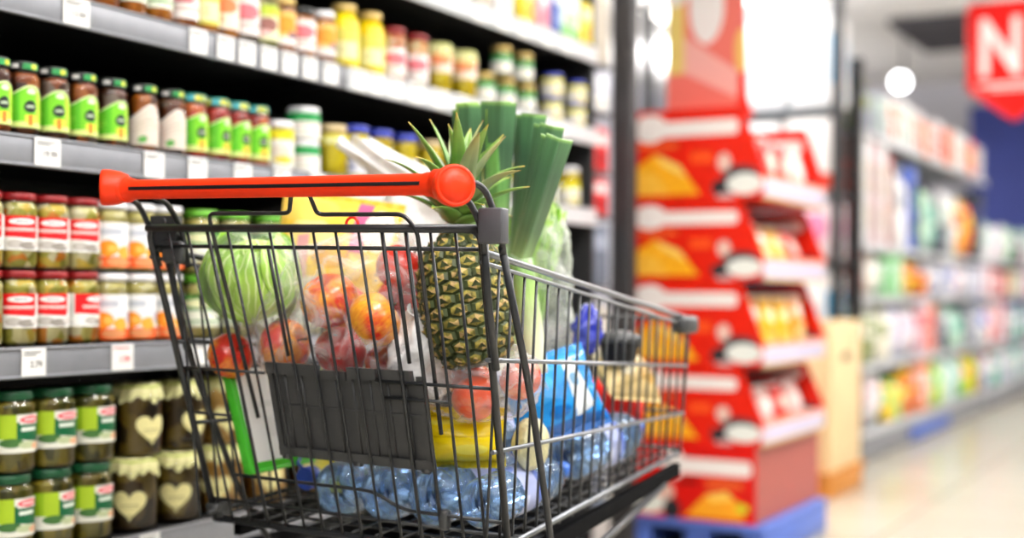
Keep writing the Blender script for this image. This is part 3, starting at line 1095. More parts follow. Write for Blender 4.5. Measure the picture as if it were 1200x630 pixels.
# gate wires
b = MB()
b.tube([gate(-1, .961, .004), gate(1, .961, .004)], .0030)
n = 15
for i in range(1, n):
    x = -1 + 2 * i / n
    thick = .0030 if i in (3, 11, 12) else .0022
    b.tube([gate(x, GT, .0), gate(x + .0, .75, .002), gate(x, GB, .0)], thick, 6)
b.tube([gate(.30, .772, .004), gate(1, .772, .004)], .0026)
b.tube([gate(-1, .772, .004), gate(-.42, .772, .004)], .0024)
b.tube([gate(.34, .748, .006), gate(.72, .748, .006)], .0024)
b.tube([gate(-1, .700, .004), gate(-.72, .700, .004)], .0024)
b.tube(bend([gate(-.78, .604, .004), gate(.18, .604, .004), gate(.36, .580, .004), gate(1, .580, .004)], .02), .0028)
b.tube([gate(-1, .560, .004), gate(1, .560, .004)], .0026)
cpart(b, 'rear_gate', M['wire'])
# child seat: dark moulded board folded against the gate
b = MB()


def seat(u, v, off):
    x0, x1 = -.405 - .02 * v, .575 + .005 * v
    return gate(x0 + (x1 - x0) * u, .789 - .145 * v, off)


for (u0, u1, v0, v1, o0, o1) in ((0, 1, .10, .96, .010, .0135), (0, .34, 0, .12, .004, .016), (.36, .52, 0.05, .14, .006, .014), (.54, .72, 0, .12, .004, .016), (.74, .93, 0, .12, .004, .016),
                                 (0, 1, .90, 1, .005, .016), (0, .035, 0, 1, .006, .016), (.965, 1, .05, 1, .006, .016), (0, 1, .44, .47, .008, .013)):
    p = [seat(u0, v0, o0), seat(u1, v0, o0), seat(u1, v1, o0), seat(u0, v1, o0)]
    q = [seat(u0, v0, o1), seat(u1, v0, o1), seat(u1, v1, o1), seat(u0, v1, o1)]
    b.quad(*p)
    b.quad(*reversed(q))
    for i in range(4):
        j = (i + 1) % 4
        b.quad(p[i], q[i], q[j], p[j])
for i in range(1, 9):
    u = i / 9
    b.tube([seat(u, .12, .009), seat(u, .9, .009)], .0016, 6)
for u in (.04, .52, .95):
    b.tube([seat(u, 1.0, .009) - Vector((.006, 0, 0)), seat(u, 1.0, .009) + Vector((.006, 0, 0))], .0055, 8)
cpart(b, 'child_seat_board', M['dark_plastic'])
# child seat back wires rising to the handle
b = MB()
H0 = 1.043


def up(x, z, y=1.488):
    return Vector((x, y, z))


b.tube(bend([gate(-.55, .70, .012), up(-1.350, .988, 1.496), up(-1.350, 1.009, 1.49), up(-1.196, 1.009, 1.486), up(-1.158, 1.034, 1.443)], .012), .0032, 8)
b.tube(bend([up(-1.128, 1.034, 1.443), up(-1.146, 1.007, 1.486), up(-1.003, 1.007, 1.49), up(-.985, .985, 1.496), gate(.64, .70, .012)], .012), .0032, 8)
b.tube([gate(-.26, .961, .012), gate(-.26, .80, .012)], .003, 6)
b.tube([gate(.50, .961, .012), gate(.50, .80, .012)], .003, 6)
cpart(b, 'child_seat_back', M['wire'])

# baskets sides
for s in (1, -1):
    b = MB()
    rim = [side(s, 1.505 + .9 * i / 10, .958 - .118 * (.9 * i / 10)) for i in range(11)]
    b.tube(rim, .0048, 10)
    b.tube([p - Vector((0, 0, .014)) for p in rim], .0030, 8)
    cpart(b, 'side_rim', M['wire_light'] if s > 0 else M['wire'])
    b = MB()
    for z0, z1 in ((.813, .763), (.684, .672)):
        ys = 1.5 + .276 * (GT - z0) + (.004 if s < 0 else -.014)
        b.tube([side(s, ys, z0) + Vector((.004 * s, 0, 0)), side(s, 2.385, z1) + Vector((.004 * s, 0, 0))], .0034, 8)
    b.tube([side(s, 1.60, .540) + Vector((.004 * s, 0, 0)), side(s, 2.37, .596) + Vector((.004 * s, 0, 0))], .0046, 8)
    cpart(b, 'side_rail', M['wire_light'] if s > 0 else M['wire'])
    b = MB()
    nw = 21
    for i in range(nw):
        y = 1.56 + (2.375 - 1.56) * i / (nw - 1)
        zt = .958 - .118 * (y - 1.505) - .012
        zb = .536 + .073 * (y - 1.6)
        b.tube([side(s, y, zt), side(s, y + .01, .75), side(s, y + .02, zb)], .0021, 6)
    cpart(b, 'side_panel', M['wire'])
# front
b = MB()
for z in (.852, .760, .672, .600):
    b.tube([side(-1, 2.395, z), side(1, 2.395, z)], .004 if z in (.852, .600) else .0028, 8)
for i in range(15):
    t = i / 14
    b.tube([side(-1, 2.395, .852).lerp(side(1, 2.395, .852), t), side(-1, 2.395, .6).lerp(side(1, 2.395, .6), t)], .0021, 6)
cpart(b, 'front_panel', M['wire'])
# basket floor
b = MB()


def flr(x, y):
    z = .534 + .075 * (y - 1.62)
    return side(-1, y, z).lerp(side(1, y, z), x)


for i in range(13):
    b.tube([flr(i / 12, 1.625), flr(i / 12, 2.39)], .0022, 6)
for i in range(16):
    y = 1.63 + .755 * i / 15
    b.tube([flr(0, y) - Vector((0, 0, .004)), flr(1, y) - Vector((0, 0, .004))], .0024, 6)
cpart(b, 'basket_floor', M['wire'])
# dark plastic skid rails under the basket
for s in (1, -1):
    b = MB()
    pts = [(side(s, 1.66 + .72 * i / 6, .52 + .056 * (i / 6))) for i in range(7)]
    for p, q in zip(pts, pts[1:]):
        d = Vector((.007, 0, 0))
        h = Vector((0, 0, -.024))
        c = [p - d, p + d, p + d + h, p - d + h]
        e = [q - d, q + d, q + d + h, q - d + h]
        for i in range(4):
            j = (i + 1) % 4
            b.quad(c[i], c[j], e[j], e[i])
    cpart(b, 'skid_rail', M['skid'])
# corner bumpers
for s in (1, -1):
    p = side(s, 2.385, .850)
    b = MB().box((p.x + .004 * s, 2.362, .843), (.03, .075, .034), .009)
    b.box((p.x - .014 * s, 2.398, .843), (.05, .02, .034), .008)
    cpart(b, 'corner_bumper', M['dark_plastic'])

# handle
HY = 1.432
hb = MB()
prof = [(.0135 * math.cos(2 * PI * k / 20), .0145 * math.sin(2 * PI * k / 20)) for k in range(20)]


def hx_tube(x0, x1, r0, r1):
    M4 = Matrix.Translation((x0, HY, H0)) @ Matrix.Rotation(PI / 2, 4, 'Y')
    hb.lathe([(r0, 0), (r1, x1 - x0)], 24, M=M4)


M4 = Matrix.Translation((CX - .286, HY, H0 - .001)) @ Matrix.Rotation(PI / 2, 4, 'Y')
hb.lathe([(.0185, 0), (.0182, .016), (.0165, .018), (.0160, .028), (.0143, .034), (.0143, .2), (.0143, .352), (.0143, .538), (.0160, .544), (.0165, .554), (.0182, .556), (.0185, .572)], 28, M=M4)
handle = cpart(hb, 'handle', M['handle_red'])
b = MB().box((CX, HY - .0142, H0 - .0005), (.512, .0016, .0052), .0006)
cpart(b, 'handle_stripe', M['black'], handle, 'black strip along the handle')
for s in (1, -1):
    c = Vector((CX + s * .297, HY - .004, H0 - .001 - .003 * s))
    n = Vector((math.cos(math.radians(40)) * s, -math.sin(math.radians(40)), 0))
    Mr = Matrix.Translation(c - n * .026) @ n.to_track_quat('Z', 'Y').to_matrix().to_4x4()
    b = MB().lathe([(.014, 0), (.020, .004), (.0245, .016), (.0262, .026), (.0270, .034), (.0268, .040), (.0255, .0425), (.0235, .0430), (.0225, .0420), (.0215, .0420), (.0215, .0426), (.004, .0430)], 36, M=Mr)
    b.lathe([(.0195, -.012), (.0195, .012)], 24, M=Matrix.Translation((CX + s * .282, HY, H0 - .001)) @ Matrix.Rotation(PI / 2, 4, 'Y'))
    cpart(b, 'end_cap', M['handle_red'], handle)

# brackets from handle to basket
b = MB()
b.tube(bend([(CX + .292, HY + .006, H0 + .004), (CX + .315, HY + .045, H0 + .002), (CX + .332, 1.492, .985), (CX + .332, 1.50, .955)], .02), .0045, 10)
b.tube(bend([(CX + .270, HY + .010, H0 - .010), (CX + .290, HY + .045, H0 - .014), (CX + .306, 1.488, .99), (CX + .306, 1.495, .955)], .02), .0045, 10)
b.tube(bend([(CX + .304, 1.498, .972), (CX + .302, 1.510, .90), (CX + .296, 1.545, .800)], .03), .0055, 10)
cpart(b, 'handle_stay', M['wire'])
b = MB().box((CX + .324, 1.487, .991), (.037, .020, .047), .003)
cpart(b, 'bracket_plate', M['mid_plastic'])
b = MB()
b.tube(bend([(CX - .282, HY + .010, H0 - .012), (CX - .300, 1.485, H0 - .020), (CX - .312, 1.522, .985), (CX - .306, 1.535, .93)], .02), .0045, 10)
b.tube(bend([(CX - .232, HY + .008, H0 - .010), (CX - .240, 1.480, H0 - .016), (CX - .252, 1.525, .99), (CX - .256, 1.545, .93)], .02), .0045, 10)
b.tube(bend([(CX - .290, 1.535, .975), (CX - .290, 1.548, .90), (CX - .286, 1.575, .80)], .03), .0055, 10)
cpart(b, 'handle_stay', M['wire'])
b = MB()
b.prism([(CX - .312, .955), (CX - .268, .955), (CX - .258, .975), (CX - .262, 1.008), (CX - .312, 1.008)], 1.520, 1.536)
b.lathe([(.008, 0), (.008, .004)], 14, M=Matrix.Translation((CX - .286, 1.517, .998)) @ Matrix.Rotation(-PI / 2, 4, 'X'))
cpart(b, 'bracket_plate', M['dark_plastic'])
b = MB().box((CX - .262, 1.519, .952), (.040, .014, .034), .005)
cpart(b, 'gate_latch', M['dark_plastic'])
for s in (1, -1):
    b = MB()
    b.box((gate(s * .985, GB + .012).x, gate(s, GB + .012).y + .014, GB + .012), (.024, .028, .036), .006)
    b.tube([gate(s * .98, GB + .02, -.004) - Vector((.012, 0, 0)), gate(s * .98, GB + .02, -.004) + Vector((.012, 0, 0))], .007, 10)
    cpart(b, 'gate_hinge', M['dark_plastic'])
b = MB().box(gate(.62, .573, .004), (.014, .016, .03), .004)
cpart(b, 'gate_clip', M['dark_plastic'])

# chassis
for s in (1, -1):
    X = lambda v: CX + s * v
    b = MB()
    b.tube(bend([(X(.331 if s > 0 else .302), 1.497 if s > 0 else 1.54, .965), (X(.318 if s > 0 else .296), 1.60, .77), (X(.292), 1.715, .545), (X(.262), 1.78, .44), (X(.255), 1.72, .20), (X(.262), 1.55, .155), (X(.262), 1.46, .150)], .05), .0052, 10)
    b.tube(bend([(X(.258), 1.66, .165), (X(.22), 2.1, .150), (X(.185), 2.36, .150)], .05), .009, 10)
    b.tube([(X(.262), 1.76, .45), (X(.225), 2.3, .545)], .007, 8)
    cpart(b, 'chassis_tube', M['wire'])
b = MB()
b.tube([(CX - .262, 1.50, .152), (CX + .262, 1.50, .152)], .008)
b.tube([(CX - .185, 2.33, .150), (CX + .185, 2.33, .150)], .008)
cpart(b, 'cross_bar', M['wire'])
for s in (1, -1):
    for (dx, y) in ((.262, 1.50), (.185, 2.33)):
        x = CX + s * dx
        b = MB()
        b.lathe([(.014, .138), (.016, .146)], 16, c=(x, y, 0))
        for q in (-1, 1):
            b.box((x + q * .017, y + .012, .098), (.003, .04, .085), .001)
        cas = cpart(b, 'castor', M['wire_light'])
        b = MB()
        b.lathe([(.058, -.013), (.0625, -.009), (.0625, .009), (.058, .013)], 28, M=Matrix.Translation((x, y + .022, .0630)) @ Matrix.Rotation(PI / 2, 4, 'Y'))
        cpart(b, 'wheel', M['rubber'], cas)

# ------------------------------------------------------------------ groceries in the trolley
def frame(a, b, wdir):
    A = (Vector(b) - Vector(a))
    L = A.length
    A.normalize()
    W = (Vector(wdir) - A * A.dot(Vector(wdir))).normalized()
    N = W.cross(A).normalized()
    m = Matrix((W, N, A)).transposed().to_4x4()
    return Matrix.Translation(a) @ m, L


def fbm(p, s, o=4):
    v, a = 0, 1
    q = Vector(p) * s
    for _ in range(o):
        v += a * noise.noise(q)
        q = q * 2.03 + Vector((3.1, 1.7, 5.3))
        a *= .5
    return v


def crease(p, s, seed=0.):
    q = Vector(p) * s + Vector((seed, seed * 1.7, -seed))
    v = 1 - abs(noise.noise(q)) * 2
    v += .5 * (1 - abs(noise.noise(q * 2.1)) * 2)
    v += .25 * (1 - abs(noise.noise(q * 4.3)) * 2)
    return v - .9


def blob(c, r, amp=.1, s=14., seed=0., nu=48, nv=30, power=1., crumple=True, rot=None, neck=None):
    """closed lumpy body; neck=(from, scale) gathers the top like a tied bag"""
    b = MB()
    c = Vector(c)

    def fn(u, v):
        th = PI * v
        a = 2 * PI * u
        d = Vector((math.sin(th) * math.cos(a), math.sin(th) * math.sin(a), -math.cos(th)))
        e = Vector([math.copysign(abs(x) ** power, x) for x in d])
        p = Vector((e.x * r[0], e.y * r[1], e.z * r[2]))
        k = (crease(p, s, seed) if crumple else fbm(p + Vector((seed, 0, seed)), s)) * amp * min(r)
        k *= min(1, math.sin(th) * 2.5 + .15)
        p += d * k
        if rot:
            p = rot.to_matrix() @ p
        return c + p
    b.surf(fn, nu, nv, wrap_u=True)
    return b


def pillow(w, h, t, seed=0., amp=.004, nu=24, nv=24, s=25.):
    """stuffed pillow packet standing in the local x-z plane, two crimped ends"""
    b = MB()

    def prof(u, v):
        q = max(0, math.sin(PI * v)) ** .55 * max(0, 1 - abs(2 * u - 1) ** 3) ** .6
        return q * t / 2
    for sgn in (1, -1):
        def fn(u, v):
            x = (u - .5) * w * (1 - .05 * math.sin(PI * v))
            z = (v - .5) * h
            p = Vector((x, 0, z))
            return (x, sgn * -(prof(u, v) + .0008) + amp * fbm(p + Vector((seed, sgn, seed)), s), z + amp * .6 * fbm(p + Vector((9, seed, 2)), 18))
        b.surf(fn, nu, nv, flip=(sgn < 0))
    i = len(b.v)
    for e in (-1, 1):
        for k in range(18):
            x0, x1 = (k / 18 - .5) * w, ((k + 1) / 18 - .5) * w
            z0, z1 = e * (h / 2 - .002), e * (h / 2 + .010)
            y0, y1 = (.0012 if k % 2 else -.0012), (.0012 if (k + 1) % 2 else -.0012)
            b.quad((x0, y0, z0), (x1, y1, z0), (x1, y1, z1), (x0, y0, z1), uv=[(.5, .5 + e * .49)] * 4)
    return b


M['film'] = film('clear_film', '#f6f4f4', .02, .34, .12, .8, 24, .34)
M['film_white'] = film('white_film', '#fbfafa', .72, .4, .3, .4, 20)
M['film_tight'] = film('cling_film', '#f4f8f0', .01, .22, .1, .5, 18, .14)

# cabbage -----------------------------------------------------------
def veined(name, c0, c1, c2, scale=9.):
    m, nt, out = new_mat(name)
    b = principled(nt, out, .38)
    tc = nt.nodes.new('ShaderNodeTexCoord')
    n = nt.nodes.new('ShaderNodeTexNoise')
    n.inputs['Scale'].default_value = scale * 1.6
    n.inputs['Detail'].default_value = 4
    n.inputs['Distortion'].default_value = .8
    nt.links.new(tc.outputs['Object'], n.inputs['Vector'])
    wv = nt.nodes.new('ShaderNodeTexWave')
    wv.inputs['Scale'].default_value = scale
    wv.inputs['Distortion'].default_value = 6
    wv.inputs['Detail'].default_value = 2
    nt.links.new(tc.outputs['UV'], wv.inputs['Vector'])
    r = nt.nodes.new('ShaderNodeValToRGB')
    r.color_ramp.elements[0].position = .3
    r.color_ramp.elements[1].position = .72
    r.color_ramp.elements[0].color = hx(c0)
    r.color_ramp.elements[1].color = hx(c1)
    nt.links.new(n.outputs[0], r.inputs[0])
    r2 = nt.nodes.new('ShaderNodeValToRGB')
    r2.color_ramp.elements[0].position = .80
    r2.color_ramp.elements[1].position = .98
    r2.color_ramp.elements[0].color = (0, 0, 0, 1)
    r2.color_ramp.elements[1].color = (1, 1, 1, 1)
    nt.links.new(wv.outputs['Fac'], r2.inputs[0])
    mx = nt.nodes.new('ShaderNodeMix')
    mx.data_type = 'RGBA'
    nt.links.new(r2.outputs[0], mx.inputs[0])
    nt.links.new(r.outputs[0], mx.inputs[6])
    mx.inputs[7].default_value = hx(c2)
    nt.links.new(mx.outputs[2], b.inputs['Base Color'])
    bp = nt.nodes.new('ShaderNodeBump')
    bp.inputs['Strength'].default_value = .5
    bp.inputs['Distance'].default_value = .004
    nt.links.new(n.outputs[0], bp.inputs['Height'])
    nt.links.new(bp.outputs[0], b.inputs['Normal'])
    return m


M['cabbage'] = veined('cabbage_leaf', '#78b526', '#b4d65c', '#d3e6a0', 3.)
M['cabbage_heart'] = veined('cabbage_heart', '#9fcc4a', '#cfe48c', '#e2edc0', 3.)
cb = thing('cabbage', 'round pale green cabbage behind the left of the trolley gate', 'cabbage', (-1.377, 1.624, .917))
blob((0, 0, 0), (.063, .063, .062), .06, 9, 2, crumple=False).obj('head', M['cabbage_heart'], cb)
rc = random.Random(5)
for i in range(8):
    az = -2.2 + i * .8 + rc.uniform(-.2, .2)
    q = Euler((rc.uniform(-.3, .3), rc.uniform(-.25, .25), az)).to_matrix()
    b = MB()
    rr = .0655 + .0021 * i

    def fn(u, v):
        th = (.15 + .62 * v) * PI
        a = (u - .5) * (1.9 * math.sin(PI * min(1, .25 + .7 * (1 - v))))
        ruf = (v ** 3 + abs(2 * u - 1) ** 5) * .004
        rad = rr + ruf * math.sin(17 * u + 9 * v) + ruf * 1.4 - .004 * math.exp(-((u - .5) / .04) ** 2) * -1
        p = Vector((rad * math.sin(th) * math.cos(a), rad * math.sin(th) * math.sin(a), -rad * math.cos(th) * .96))
        return q @ p
    b.surf(fn, 22, 18)
    b.obj('outer_leaf', M['cabbage'], cb)
t = tag(blob((0, 0, 0), (.085, .085, .085), .02, 14, 4.).obj('cling_film_wrap', M['film_tight'], None, (-1.377, 1.625, .917)),
        'clear cling film wrapped around the green cabbage', 'plastic wrap')

# apples ---------------------------------------------------------------
def apple_skin(name, red, yellow, amount=.5):
    m, nt, out = new_mat(name)
    b = principled(nt, out, .25, 0, .25)
    tc = nt.nodes.new('ShaderNodeTexCoord')
    oi = nt.nodes.new('ShaderNodeObjectInfo')
    va = nt.nodes.new('ShaderNodeVectorMath')
    nt.links.new(tc.outputs['Object'], va.inputs[0])
    nt.links.new(oi.outputs['Random'], va.inputs[1])
    n = nt.nodes.new('ShaderNodeTexNoise')
    n.inputs['Scale'].default_value = 16
    nt.links.new(va.outputs[0], n.inputs['Vector'])
    mp = nt.nodes.new('ShaderNodeMapping')
    mp.inputs['Scale'].default_value = (60, 3, 1)
    nt.links.new(tc.outputs['UV'], mp.inputs[0])
    n2 = nt.nodes.new('ShaderNodeTexNoise')
    n2.inputs['Scale'].default_value = 1
    nt.links.new(mp.outputs[0], n2.inputs['Vector'])
    ad = nt.nodes.new('ShaderNodeMath')
    ad.operation = 'MULTIPLY_ADD'
    nt.links.new(n2.outputs[0], ad.inputs[0])
    ad.inputs[1].default_value = .35
    nt.links.new(n.outputs[0], ad.inputs[2])
    r = nt.nodes.new('ShaderNodeValToRGB')
    r.color_ramp.elements[0].position = amount - .04
    r.color_ramp.elements[1].position = amount + .28
    r.color_ramp.elements[0].color = hx(yellow)
    r.color_ramp.elements[1].color = hx(red)
    nt.links.new(ad.outputs[0], r.inputs[0])
    nt.links.new(r.outputs[0], b.inputs['Base Color'])
    return m


M['apple_mix'] = apple_skin('apple_skin', '#c5281c', '#eeb02c', .52)
M['apple_red'] = apple_skin('red_apple_skin', '#a80f14', '#d43a24', .5)
M['peach'] = apple_skin('peach_skin', '#d6502c', '#f0a25a', .5)
M['stem'] = plain('fruit_stem', '#4a3218', .7)


def fruit(name, cat, mat, r, loc, label, group, rot=(0, 0, 0), stem=True, cleft=False):
    t = thing(name, label, cat, loc, 0, group)
    t.rotation_euler = rot
    n = 18
    prof = []
    for i in range(n + 1):
        th = PI * i / n
        x = math.sin(th) ** .92
        z = -math.cos(th) * .93
        dip = .30 * math.exp(-(x / .28) ** 2)
        z = z + dip if z < 0 else z - dip * 1.1
        prof.append((max(.0005, x * r * (1.02 + .05 * (i / n))), z * r))
    MB().lathe(prof, 32, rad=(lambda a, z: 1 - .10 * math.exp(-(((a + PI) % (2 * PI) - PI) / .16) ** 2)) if cleft else (lambda a, z: 1 + .012 * math.cos(5 * a))).obj('flesh', mat, t)
    if stem:
        MB().tube([(0, 0, r * .55), (.001, .001, r * .78), (.004, .002, r * 1.0)], [.0018, .0014, .0021], 8).obj('stem', M['stem'], t)
    return t


ga = 'apples in the clear bag'
for (px, r, mt, lab, rot) in (
        ((-1.235, 1.632, .884), .043, 'apple_mix', 'red and yellow apple in the middle of the bag behind the trolley gate', (.5, -.4, .6)),
        ((-1.146, 1.625, .856), .041, 'apple_mix', 'red and orange apple right of the middle apple, above the seat board', (.9, .3, 2.)),
        ((-1.140, 1.690, .932), .040, 'apple_red', 'bright red apple highest in the bag, left of the pineapple', (.3, .5, 1.)),
        ((-1.335, 1.650, .812), .041, 'apple_mix', 'dull red apple at the left of the bag, below the cabbage', (.2, 1.2, .3)),
        ((-1.248, 1.680, .803), .041, 'apple_red', 'dark red apple low in the bag, just above the seat board', (1., .3, 2.5)),
        ((-1.165, 1.700, .785), .040, 'apple_mix', 'apple low in the bag, behind the right half of the seat board', (.6, .9, 2.5)),
        ((-1.422, 1.622, .795), .036, 'apple_mix', 'orange-red apple alone below the cabbage at the left gate edge', (.6, .9, .5)),
        ((-1.290, 1.740, .870), .041, 'apple_mix', 'apple at the back of the bag, behind the middle apple', (.6, 2, .5)),
        ((-1.200, 1.780, .885), .041, 'apple_red', 'dark red apple at the back of the bag under the white bag', (.2, .2, .5))):
    fruit('apple', 'apple', M[mt], r, px, lab, ga, rot)


def carrier(name, cat, label, c, r, mat, amp, s, seed, rot=None, top=None, nu=64, nv=44, power=.85, cone=.65):
    """plastic bag: crumpled body drawn up to a gathered top"""
    b = MB()
    c = Vector(c)

    def fn(u, v):
        a = 2 * PI * u
        vb = min(1, v / .72)
        th = PI * (.02 + .80 * vb)
        d = Vector((math.sin(th) * math.cos(a), math.sin(th) * math.sin(a), -math.cos(th)))
        e = Vector([math.copysign(abs(x) ** power, x) for x in d])
        p = Vector((e.x * r[0], e.y * r[1], e.z * r[2]))
        p += d * crease(p, s, seed) * amp * min(1, 2.4 * math.sin(th) + .1)
        if v > .72 and top is not None:
            q = (v - .72) / .28
            tp = Vector(top) - c
            ring = Vector((math.cos(a), math.sin(a), 0)) * (.016 + .012 * q * q + .006 * math.sin(7 * a + seed) * q)
            p = p.lerp(tp * 1. + ring + Vector((0, 0, .010 * math.sin(5 * a) * q)), (q ** cone) * .98)
            p += Vector((math.cos(a), math.sin(a), 0)) * .006 * math.sin(11 * a + seed) * (1 - q)
        return c + p
    b.surf(fn, nu, nv, wrap_u=True)
    o = b.obj(name, mat, None, (0, 0, 0))
    o.data.transform(Matrix.Translation(-c))
    o.location = c
    return tag(o, label, cat)


bag = carrier('apple_bag', 'plastic bag', 'clear crinkled plastic bag holding the apples in the trolley', (-1.240, 1.702, .845), (.172, .122, .132), M['film'], .014, 13, 3., top=(-1.215, 1.78, 1.01))
b = MB()
b.tube([Vector((.0105 * math.cos(2 * PI * k / 20), 0, .0105 * math.sin(2 * PI * k / 20))) + Vector((.106, -.150, .150)) for k in range(20)], .0022, 8, closed=True)
b.obj('red_tie', M['card_red'], bag)['label'] = 'small red ring tie'

# white bag and yellow pack behind the handle
carrier('produce_bag', 'plastic bag', 'white translucent produce bag drawn up to a point behind the handle', (-1.285, 1.985, .95), (.125, .080, .145), M['film_white'], .022, 12, 8., top=(-1.410, 1.93, 1.168), cone=1.15)
blob((0, 0, 0), (.075, .05, .08), .14, 12, 3., 28, 18).obj('bread_rolls', plain('pale_rolls', '#e2d6d0', .7), None, (-1.27, 1.965, .925))
tag(D.objects['bread_rolls'], 'pale contents showing faintly inside the white produce bag', 'bread', kind='stuff')

M['pack_pasta'] = printed('pasta_pack_print', '#ecc544', [
    ('e', .3, .62, .2, .16, '#f4dc88'), ('e', .72, .3, .2, .2, '#f0d070'), ('r', .64, .5, .76, 1, '#b0507c'), ('p', [(.22, .0), (.34, .0), (.30, .62), (.2, .6)], '#d9a0a0'),
    ('e', .2, .88, .3, .14, '#f0c65a'), ('e', .5, .45, .16, .12, '#dca52a'), ('e', .85, .75, .12, .2, '#f2ead4'), ('e', .4, .1, .16, .14, '#f2ecd8')], .3, .3)
t = pillow(.215, .185, .07, 1.).obj('snack_pack', M['pack_pasta'], None, (-1.372, 1.828, .962), math.radians(22))
t.rotation_euler = (math.radians(-10), math.radians(8), math.radians(24))
tag(t, 'yellow pillow pack with pink stripe between cabbage and white bag', 'food pack')

# pineapple -------------------------------------------------------------
pa = thing('pineapple', 'ripe pineapple with green crown standing in the right rear corner of the trolley', 'pineapple', (-.996, 1.674, .790))
Mp, Lp = frame((0, 0, 0), (-.045, .006, .200), (.87, .49, 0))


def pr(t):
    return .0615 * (max(0, 1 - abs(2 * t - .93) ** 2.6 / 1.05)) ** .5 + .006


M['pine_skin'] = plain('pineapple_skin', '#36401a', .6, vary=.35, scale=60)
M['pine_eye'] = plain('pineapple_eye', '#7f7434', .7, vary=.6, scale=110, bump=.7, spec=.25)
M['pine_tip'] = plain('pineapple_eye_tip', '#a88c58', .75, vary=.45, scale=90)
b = MB()
b.lathe([(max(.004, pr(i / 20) - .0035), Lp * i / 20) for i in range(21)], 32, mi=0)
rows_, cols_ = 12, 12
for i in range(rows_):
    tt = (i + .55) / rows_
    for j in range(cols_):
        a = 2 * PI * (j + .5 * (i % 2)) / cols_ + .04 * i
        R0 = pr(tt) - .002
        ctr = Vector((R0 * math.cos(a), R0 * math.sin(a), tt * Lp))
        nrm = Vector((math.cos(a), math.sin(a), -(pr(min(1, tt + .04)) - pr(max(0, tt - .04))) / (.08 * Lp))).normalized()
        sx = Vector((-math.sin(a), math.cos(a), 0))
        sz = nrm.cross(sx)
        hw, hh = PI * R0 / cols_ * 1.02, Lp / rows_ * .66
        hexa = []
        for k in range(6):
            an = PI / 6 + k * PI / 3
            hexa.append((math.cos(an) * hw * 1.12, math.sin(an) * hh * 1.08))
        base = len(b.v)
        for k in range(6):
            b.v.append(ctr + sx * hexa[k][0] + sz * hexa[k][1])
        for k in range(6):
            b.v.append(ctr + sx * hexa[k][0] * .72 + sz * hexa[k][1] * .72 + nrm * .0042)
        for k in range(6):
            b.v.append(ctr + sx * hexa[k][0] * .28 + sz * hexa[k][1] * .28 + nrm * .0050)
        tip = len(b.v)
        b.v.append(ctr + nrm * .0088 + sz * .004)
        for k in range(6):
            k1 = (k + 1) % 6
            b.face((base + k, base + k1, base + 6 + k1, base + 6 + k), None, False, 0)
            b.face((base + 6 + k, base + 6 + k1, base + 12 + k1, base + 12 + k), None, True, 1 if (i * 7 + j * 3 + k) % 4 else 2)
            b.face((base + 12 + k, base + 12 + k1, tip), None, False, 2)
        jit = .8 + .5 * noise.noise(ctr * 90)
        p0 = ctr - sz * hh * 1.0
        q0 = len(b.v)
        b.v += [p0 - sx * hw * .8, p0 + sx * hw * .8, p0 + sx * hw * .42 + sz * hh * .7 + nrm * .0052, ctr + sz * hh * (.45 * jit) + nrm * .0098 + sx * hw * .12, p0 - sx * hw * .42 + sz * hh * .7 + nrm * .0052]
        b.face((q0, q0 + 1, q0 + 2, q0 + 4), None, False, 0)
        b.face((q0 + 4, q0 + 2, q0 + 3), None, False, 0)
b.xf(Mp)
b.obj('fruit_body', [M['pine_skin'], M['pine_eye'], M['pine_tip']], pa)


def blade(b, base, direction, length, width, curl, thick=.0012, up=Vector((0, 0, 1)), n=10, mi=0, droop=0.):
    """pointed channelled leaf that curves away"""
    d = Vector(direction).normalized()
    side_ = d.cross(up)
    if side_.length < .05:
        side_ = Vector((1, 0, 0))
    side_.normalize()
    nrm = side_.cross(d).normalized()
    p = Vector(base)
    rowsv = []
    for i in range(n + 1):
        t = i / n
        w = width * (1 - t ** 2.8) * (.8 + .2 * math.sin(PI * min(1, t * 2)))
        rowsv.append((p.copy(), side_ * w, nrm.copy(), t))
        ang = curl * (.3 + t * 1.4) / n
        q = Matrix.Rotation(ang, 3, side_)
        d = q @ d
        nrm = q @ nrm
        p = p + d * (length / n)
    i0 = len(b.v)
    for (c, sv, nn, t) in rowsv:
        cup = sv.length * .35
        for f in (-1, -.5, 0, .5, 1):
            b.v.append(c + sv * f + nn * (cup * f * f))
        for f in (1, .5, 0, -.5, -1):
            b.v.append(c + sv * f + nn * (cup * f * f - thick))
    for i in range(n):
        for k in range(10):
            k1 = (k + 1) % 10
            b.face((i0 + i * 10 + k, i0 + i * 10 + k1, i0 + (i + 1) * 10 + k1, i0 + (i + 1) * 10 + k),
                   [(k / 10, i / n), (k / 10, i / n), (k / 10, (i + 1) / n), (k / 10, (i + 1) / n)], True, mi)


